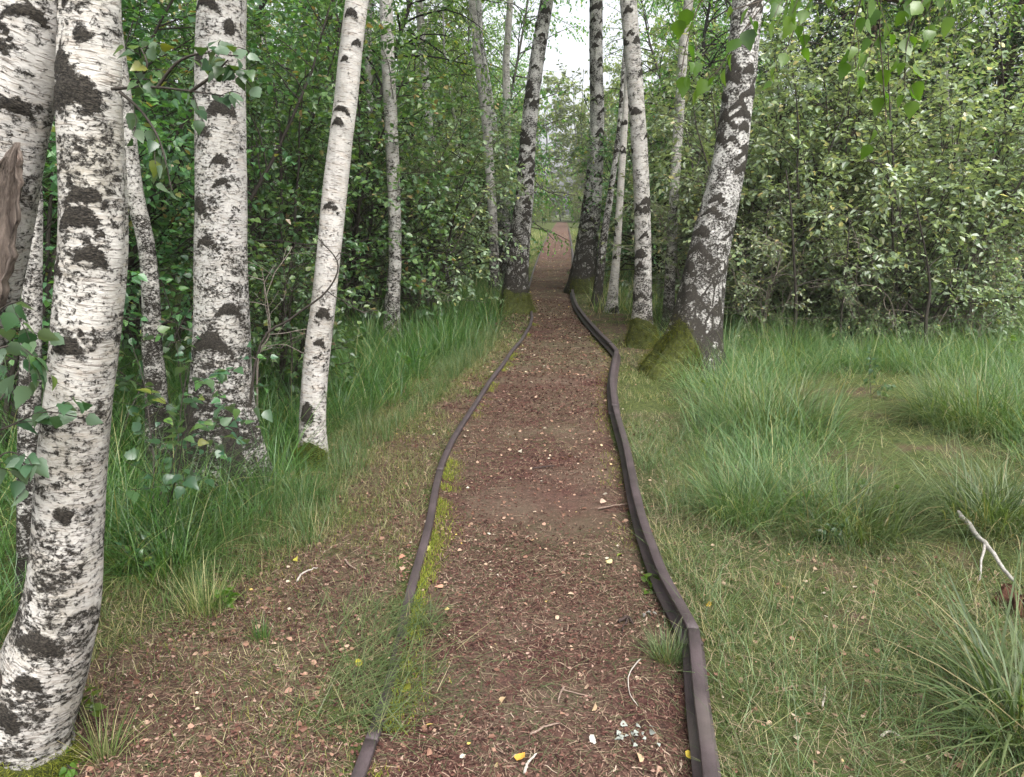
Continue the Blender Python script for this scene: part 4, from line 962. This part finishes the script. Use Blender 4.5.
P = sample(30000, lambda y: np.where(U(0, 1, len(y)) < .5, XL(y)-2.6, XR(y)+.02), lambda y: np.where(U(0, 1, len(y)) < .5, XL(y)-.02, XR(y)+2.6), 9, 60, lambda x, y: (x < XL(y)-.02) | (x > XR(y)+.02), 1.6)
sets.append((turf(P, .10, .009), 0))
grass_obj('short_grass', sets, [GR_LAWN, GR_TUFT], 'short thin turf beside the rails')
# yellow moss fringe along the rails and cushions on the soil
sets = []
y = np.concatenate([U(1.2, 5.5, 9000), U(5.5, 11, 3500)]); y = y[vnoise(y*2.2, y*0, 61)+.6*(vnoise(y*9, y*0, 66)-.5) > U(.42, .62, len(y))]
x = XL(y)+.025+np.abs(rng.normal(size=len(y)))*.045*(.4+1.2*vnoise(y*3, y*0, 62))
P = np.stack([x, y, surf(x, y)-.005+.03*np.exp(-(x-XL(y))/.05)], 1)
sets.append((turf(P, .028, .0022, (0, .9), 2), 0))
y = U(3.5, 10, 3500); y = y[vnoise(y*1.7, y*0, 63) > .45]; x = XR(y)-.03-np.abs(rng.normal(size=len(y)))*.07
P = np.stack([x, y, surf(x, y)-.005], 1); sets.append((turf(P, .03, .0026, (0, .9), 2), 0))
P = sample(52000, lambda y: LE(y)-.1, lambda y: XL(y)-.03, 1.2, 9, lambda x, y: fbm(x*2.6, y*2.6, 64)+.10*smooth(.7, 0, x-LE(y)) > U(.45, .60, len(x))); sets.append((turf(P, .04, .0024, (0, 1.1), 2), 1))
P = sample(9000, lambda y: XR(y)+.02, lambda y: XR(y)+.4, 1.4, 9, lambda x, y: fbm(x*3.3, y*3.3, 65) > .55); sets.append((turf(P, .02, .0024, (0, .9), 2), 0))
grass_obj('moss_carpet', sets, [MOSS_Y, MOSS_G], 'yellow-green moss creeping along the rails', 'moss')
# prominent tussocks, each a thing
def tussock(px, py, rad_, L, n, label, m=GR_TUFT, w=.005, lean=(.1, .95), curv=(.6, 2.1)):
    p = onsurf(px, py); c = p[None].copy()
    v, f = clumped(c, n, np.array([rad_]), np.array([L]), w, lean=lean, curv=curv)
    mb = MB(); mb.add(v, f, 0); o = link('grass_tussock', mb.mesh('grass_tussock', [m], p), loc=p); tag(o, label, 'grass tussock')
tussock(1030, 735, .16, .62, 420, 'arching broad-bladed pale tussock in front of the reddish rotten stump', w=.008, lean=(.15, 1.2))
tussock(668, 660, .055, .14, 420, 'small fine tuft growing against the inner side of the right rail', w=.0022, lean=(.1, 1.2), curv=(.1, .8))
tussock(770, 430, .36, .52, 1500, 'big domed tussock near the foot of the leaning mossy birch', w=.0055)
tussock(850, 530, .30, .42, 1200, 'wide middle tussock with a light seedling in it, above the short turf', w=.0048)
tussock(975, 425, .38, .55, 1500, 'large pale tussock under the grey dead twig', w=.0055)
tussock(990, 520, .26, .45, 900, 'tussock behind the white fallen branch', w=.005)
tussock(745, 520, .2, .42, 700, 'loose upright tussock closest to the right rail kink', w=.0045, lean=(.05, .6))
tussock(105, 760, .03, .2, 70, 'sparse bright tuft next to the curved birch foot', GR_LAWN, .0035, (.05, .7), (.1, .6))
tussock(432, 626, .03, .10, 160, 'little tuft on the moss beside the left rail', GR_TUFT, .002, (.2, 1.2))
tussock(262, 640, .03, .10, 90, 'small upright green tuft on bare ground left of the left rail', GR_TALL, .003, (.0, .5), (.1, .5))
tussock(225, 500, .14, .42, 380, 'long drooping tussock hanging round the stout straight birch foot', GR_TUFT, .005, (.2, 1.1), (.8, 2.0))
tussock(165, 570, .18, .45, 420, 'thick tussock in front of the small seedling, below the stout birch', GR_TALL, .005)
tussock(205, 610, .09, .2, 260, 'low fresh tuft at the edge of the bare soil', GR_LAWN, .003, (.0, .7), (.1, .8))
tussock(300, 500, .09, .26, 260, 'fresh tuft below the mossy foot of the slim bright birch', GR_TALL, .004)
# cut grass lying over the rail
n = 650; y = U(2.0, 2.8, n); x = XL(y)-.05+rng.normal(size=n)*.11
P = np.stack([x, y, surf(x, y)+.02+.03*np.exp(-((x-XL(y))/.05)**2)], 1)
v, f = blades(P, U(.1, .25, n), math.pi*.28+rng.normal(size=n)*.95, U(1.0, 1.75, n), U(-.05, .4, n), .0026*U(.7, 1.3, n), 4)
grass_obj('cut_grass', [((v, f), 0)], [GR_TUFT], 'cut grass lying limp over the buried part of the left rail')

# ------------------------------------------------------------------ litter
def strips(P, L, az, w, lift=.006):
    n = len(P); K = 4; V = np.zeros((n, K*2, 3)); p = P.copy(); a = az.copy(); turn = U(-.5, .5, n)
    for k in range(K):
        d = np.stack([np.cos(a), np.sin(a), np.zeros(n)], 1); s = np.stack([-d[:, 1], d[:, 0], U(-.5, .5, n)], 1)
        z = surf(p[:, 0], p[:, 1])+lift*U(.1, 1.3, n)
        q = p.copy(); q[:, 2] = z
        V[:, 2*k] = q-s*w[:, None]*.5; V[:, 2*k+1] = q+s*w[:, None]*.5
        p = p+d*(L/(K-1))[:, None]; a = a+turn*.6
    i = (np.arange(n)*K*2)[:, None]
    return V.reshape(-1, 3), np.concatenate([i+np.array([[2*k, 2*k+1, 2*k+3, 2*k+2]]) for k in range(K-1)], 0)
def area(n, y0, y1, pw=1.4, xl=None, xr=None, keep=None):
    return sample(n, xl or (lambda y: LE(y)-.1), xr or (lambda y: RE(y)+.2), y0, y1, keep or (lambda x, y: np.ones(len(x), bool)), pw)
P = area(40000, 1.3, 9, 1.5, None, lambda y: XR(y)+.15, keep=lambda x, y: fbm(x*1.5, y*1.5, 71)+.22*smooth(.2, -.5, x-.5*(XL(y)+XR(y))) > U(.38, .78, len(x))); n = len(P)
s1 = strips(P, U(.02, .12, n), rng.normal(size=n)*1.2+.5, U(.001, .0022, n))
P = area(9000, 8, 26, 1.4, lambda y: XL(y)-.5, lambda y: XR(y)+.4); n = len(P); s2 = strips(P, U(.05, .2, n), U(0, 6.28, n), U(.003, .006, n))
P = area(52000, 1.3, 7, 1.5, None, lambda y: XR(y)-.02, keep=lambda x, y: (x > LE(y)-.1) & (fbm(x*1.7, y*1.7, 75) > U(.30, .64, len(x)))); n = len(P)
s3 = strips(P, .012+.05*U(0, 1, n)**2, U(0, 6.28, n), U(.0012, .0034, n), .008)
P = area(9000, 1.3, 6, 1.4, lambda y: XR(y)+.05, lambda y: RE(y)+.1); n = len(P); s4 = strips(P, U(.03, .16, n), U(0, 6.28, n), U(.0012, .0024, n), .03)
grass_obj('hay_clippings', [(s1, 0), (s2, 0), (s3, 1), (s4, 0)], [CLIP, FIBRE], 'dry cut grass stems strewn over the path', 'clippings')
def flakes(P, size, tilt=.35, hi=False, width=.75):
    n = len(P); az = U(0, 6.283, n); ax = np.stack([np.cos(az), np.sin(az), U(-.2, .25, n)], 1)
    nr = norm(np.array([0, 0, 1.])+rng.normal(size=(n, 3))*tilt); P = P.copy(); P[:, 2] = surf(P[:, 0], P[:, 1])+U(.003, .012, n)
    return leaves(P, ax, nr, size, width, U(-.2, .35, (n, 1)))
P = area(9000, 1.3, 9, 1.5, keep=lambda x, y: fbm(x*1.1, y*1.1, 73) > U(.2, .6, len(x))); l1 = flakes(P, .006+.024*U(0, 1, len(P))**2.2, .6)
P = area(2000, 7.5, 60, 1.5, lambda y: XL(y)-.3, lambda y: XR(y)+.3); l2 = flakes(P, U(.02, .04, len(P))*(1+.012*P[:, 1]))
grass_obj('fallen_leaves', [(l1, 0), (l2, 0)], [LITTER], 'small dead birch leaves scattered over path and verge', 'leaves')
P = area(38000, 1.3, 6, 1.5, lambda y: XL(y)-.9, lambda y: XR(y)-.02, keep=lambda x, y: (fbm(x*1.7, y*1.7, 74) > U(.2, .6, len(x))) & (x > LE(y))); c1 = flakes(P, U(.005, .016, len(P)), .8, width=.6)
P = area(9000, 6, 14, 1.3, lambda y: XL(y)-.9, lambda y: XR(y)-.02, keep=lambda x, y: x > LE(y)); c2 = flakes(P, U(.012, .03, len(P)), .8, width=.6)
grass_obj('peat_crumbs', [(c1, 0), (c2, 0)], [CHIP], 'crumbled red-brown peat on the path', 'peat')
# twigs one can pick out
STICK = plain_mat('dead_twig', (.10, .07, .055), (.27, .2, .16), 60); PALE = plain_mat('pale_bare_wood', (.22, .19, .165), (.42, .38, .34), 40); GREYPALE = plain_mat('barked_birch_branch', (.17, .155, .14), (.36, .34, .315), 60, stretch=(1, 1, 1)); BLACKTW = plain_mat('dark_rotten_twig', (.02, .014, .012), (.06, .04, .035), 60)
def twig(pts, r, m, label, lift=.008, side=None, name='twig', cat='twig', height=None):
    P = np.array([onsurf(x, y) for x, y in pts]); P[:, 2] += lift+r
    if height is not None: P[:, 2] += np.array(height)
    b = P[0].copy(); Q = catmull(P, 16)-b
    Q[1:-1] += rng.normal(size=(14, 3))*r*.22
    mb = MB(); rr = np.linspace(r, r*.55, 16); rr[-1] *= .3; rr[0] *= .6
    v, f = tubes(Q[None], rr[None], 8); mb.add(v, f, 0, True)
    if side:
        for u, x, y, hh in side:
            a = Q[int(u*15)]; e_ = onsurf(x, y)-b; e_[2] += hh
            S2 = np.linspace(a, e_, 6); S2[1:-1] += rng.normal(size=(4, 3))*r*.6
            v, f = tubes(S2[None], np.linspace(r*.6, r*.25, 6)[None], 6); mb.add(v, f, 0, True)
    o = link(name, mb.mesh(name, [m]), loc=b); tag(o, label, cat)
twig([(641, 661), (632, 671), (628, 682), (630, 697), (638, 709)], .0026, PALE, 'thin curved pale twig on the bare peat near the right rail')
twig([(532, 471), (543, 469), (555, 468)], .007, BLACKTW, 'dark stub of wood lying across the middle of the path')
twig([(598, 511), (612, 508), (628, 506)], .005, STICK, 'brown stick touching the foot of the right rail')
twig([(564, 690), (560, 697), (558, 706)], .004, STICK, 'short forked twig on the path left of the curved pale twig', side=[(.2, 592, 698, .005)])
twig([(530, 738), (545, 730), (560, 726)], .004, STICK, 'crooked brown twig left of the white leaf scraps')
twig([(524, 777), (528, 766), (537, 757)], .005, PALE, 'pale twig stub at the bottom of the path beside an orange leaf')
twig([(297, 584), (304, 575), (318, 570)], .005, PALE, 'short whitish twig on the bare soil left of the left rail')
twig([(345, 562), (350, 568), (357, 572)], .005, STICK, 'brown twig on the soil near the whitish one')
twig([(618, 625), (628, 620), (633, 628)], .007, BLACKTW, 'lump of dark rotten wood on the path beside the fine tuft', side=[(.5, 622, 634, .004)])
twig([(822, 710), (824, 700), (825, 688)], .004, PALE, 'whitish twig standing in the turf')
twig([(880, 740), (890, 735), (902, 742)], .005, PALE, 'broken pale twig lying in the turf below the arching tussock')
twig([(782, 692), (790, 690), (800, 689)], .004, STICK, 'brown twig lying across a bare patch of turf')
twig([(956, 528), (974, 549), (986, 562), (1000, 577), (1014, 592)], .0125, GREYPALE, 'pale fallen branch sticking out of the tussock', lift=.03, height=[.045, .035, .025, .012, 0], side=[(.42, 979, 583, .012)], name='fallen_branch', cat='branch')
# rotten stump
p = onsurf(1022, 608); n = 40; mb = MB(); th = np.linspace(0, 6.283, n, endpoint=False)
rings = []
for k, (z, r) in enumerate([(-.03, .085), (.02, .08), (.03, .074), (.045, .066), (.035, .045), (.02, .02), (.015, .004)]):
    rr = r*(1+.25*np.sin(th*3+1)+.12*np.sin(th*7+.3*k)+U(-.1, .1, n)); rings.append(np.stack([np.cos(th)*rr, np.sin(th)*rr, z+(.02*np.sin(th*4)+.02*np.sin(th*11+1)+U(-.016, .016, n))*(k > 1)], 1))
V = np.concatenate(rings); ii = np.arange(len(V)).reshape(-1, n); nx = np.roll(ii, -1, 1)
F = np.stack([ii[:-1], nx[:-1], nx[1:], ii[1:]], -1).reshape(-1, 4)
tag(link('rotten_stump', new_mesh('rotten_stump', V, [F], [plain_mat('rotten_wood', (.025, .012, .009), (.12, .062, .043), 55, .98, .05, 1.0, stretch=(1, 1, .3))]), loc=p), 'small crumbling reddish stump beside the white fallen branch', 'stump')
# leaves one can pick out
def one_leaf(px, py, size, col, label, group=None, tilt=.4, az=None, name='fallen_leaf'):
    p = onsurf(px, py); p[2] += .012; a = U(0, 6.28) if az is None else az
    v, f = leaves(np.zeros((1, 3)), np.array([[math.cos(a), math.sin(a), U(-.1, .2)]]), norm(np.array([[0, 0, 1.]])+rng.normal(size=(1, 3))*tilt), np.array([size]), .8, np.array([[.2]]), hi=True)
    m = LEAFM.get(col)
    if m is None:
        m = LEAFM[col] = plain_mat('leaf_'+'_'.join(str(int(x*100)) for x in col), tuple(.8*x for x in col), tuple(min(1, 1.15*x) for x in col), 60, .6, .3, .2)
    tag(link(name, new_mesh(name, v, [f], [m], smooth=True), loc=p), label, 'leaf', group)
LEAFM = {}
for px, py, s, col, lab in ((355, 667, .05, (.50, .45, .03), 'yellow leaf on the matted grass left of the left rail'), (517, 764, .055, (.62, .34, .06), 'orange leaf at the bottom of the path'),
    (430, 552, .05, (.58, .52, .2), 'pale yellow leaf lying on the moss by the left rail'), (711, 608, .045, (.60, .40, .06), 'amber leaf in the turf just outside the right rail joint'), (686, 760, .05, (.60, .45, .05), 'yellow leaf between the right rail and the peat'),
    (532, 543, .05, (.52, .33, .18), 'round tan leaf on the middle of the path'), (612, 565, .05, (.60, .50, .25), 'cream leaf on the path near the right rail'), (623, 556, .06, (.22, .30, .04), 'fresh green leaf on the path near the right rail'),
    (443, 590, .055, (.50, .27, .18), 'pinkish leaf on the path beside the left rail moss'), (405, 558, .05, (.50, .25, .17), 'salmon leaf just left of the left rail'), (637, 756, .06, (.60, .42, .26), 'large round tan leaf below the white leaf scraps'),
    (219, 644, .06, (.55, .36, .22), 'buff leaf on bare soil left of the rails'), (296, 560, .05, (.50, .46, .08), 'yellowish leaf near the whitish twig on the left soil'), (411, 690, .06, (.15, .16, .02), 'olive leaf beside the left rail moss'),
    (520, 452, .05, (.55, .5, .4), 'pale leaf farther up the path by the left rail'), (600, 503, .05, (.5, .36, .27), 'tan leaf right of the path middle near the stick'), (590, 745, .05, (.52, .5, .45), 'greyish white leaf left of the leaf scraps'),
    (505, 700, .05, (.52, .37, .22), 'light tan leaf at the left of the path'), (596, 707, .05, (.55, .40, .25), 'tan leaf below the short forked twig'), (925, 702, .05, (.50, .36, .27), 'pinkish tan leaf on the turf under the arching tussock')):
    one_leaf(px, py, s*.74, tuple(.72*x for x in col), lab, None, .75)
for k in range(22):
    one_leaf(630+rng.normal()*11, 738+rng.normal()*6, U(.011, .027), (.22, .235, .21), 'whitish dry leaf scrap in the small pale heap on the path', 'whitish leaf scraps on the path', 1.0)
for k in range(5):
    one_leaf(650+rng.normal()*5, 618+rng.normal()*5, U(.02, .034), (.2, .19, .175), 'greyish leaf scrap lying at the foot of the right rail', 'greyish leaf scraps by the right rail', .9)

# ------------------------------------------------------------------ air
m, nt, out = mat('moist_air'); pv = nd(nt, 'ShaderNodeVolumePrincipled'); pv.inputs['Color'].default_value = (.96, .98, .97, 1); pv.inputs['Density'].default_value = HAZE; pv.inputs['Anisotropy'].default_value = .2
nt.links.new(pv.outputs[0], out.inputs['Volume'])
x0, x1, y0, y1, z0, z1 = -245, 245, -150, 290, -1.6, 24
V = np.array([(x, y, z) for x in (x0, x1) for y in (y0, y1) for z in (z0, z1)])
F = np.array([(0, 1, 3, 2), (4, 6, 7, 5), (0, 4, 5, 1), (2, 3, 7, 6), (0, 2, 6, 4), (1, 5, 7, 3)])
if HAZE > 0: link('haze', new_mesh('haze', V, [F], [m]), kind='stuff')
# ------------------------------------------------------------------ light
w = bpy.data.worlds.new('World'); S.world = w; w.use_nodes = True; nt = w.node_tree; nt.nodes.clear()
out = nd(nt, 'ShaderNodeOutputWorld'); bg = nd(nt, 'ShaderNodeBackground'); bg.inputs['Strength'].default_value = .15
sky = nd(nt, 'ShaderNodeTexSky', sky_type='NISHITA'); sky.sun_disc = False
EL, ROT = 58, 150
sky.sun_elevation = rad(EL); sky.sun_rotation = rad(ROT); sky.dust_density = 6.0; sky.air_density = 1.0; sky.ozone_density = 1.0
hs = nd(nt, 'ShaderNodeHueSaturation'); hs.inputs['Saturation'].default_value = .22           # cloud cover takes the blue out
nt.links.new(sky.outputs[0], hs.inputs['Color']); nt.links.new(hs.outputs[0], bg.inputs[0]); nt.links.new(bg.outputs[0], out.inputs[0])
sd = bpy.data.lights.new('sun', 'SUN'); sd.energy = 1.5; sd.angle = rad(45); sd.color = (1, .97, .92)
so = bpy.data.objects.new('sun', sd); COL.objects.link(so)
dv = Vector((math.sin(rad(ROT))*math.cos(rad(EL)), math.cos(rad(ROT))*math.cos(rad(EL)), math.sin(rad(EL))))
so.rotation_euler = dv.to_track_quat('Z', 'Y').to_euler(); so.location = (0, 0, 30)

S.view_settings.view_transform = 'Standard'; S.view_settings.look = 'None'; S.view_settings.gamma = 1; S.view_settings.use_curve_mapping = False
S.view_settings.exposure = 1.5
cy = S.cycles
cy.use_denoising = True; cy.denoiser = 'OPENIMAGEDENOISE'; cy.denoising_input_passes = 'RGB_ALBEDO_NORMAL'
cy.max_bounces = 6; cy.diffuse_bounces = 4; cy.glossy_bounces = 2; cy.transmission_bounces = 4; cy.transparent_max_bounces = 4
cy.sample_clamp_indirect = 6; cy.use_adaptive_sampling = True; cy.adaptive_threshold = .015
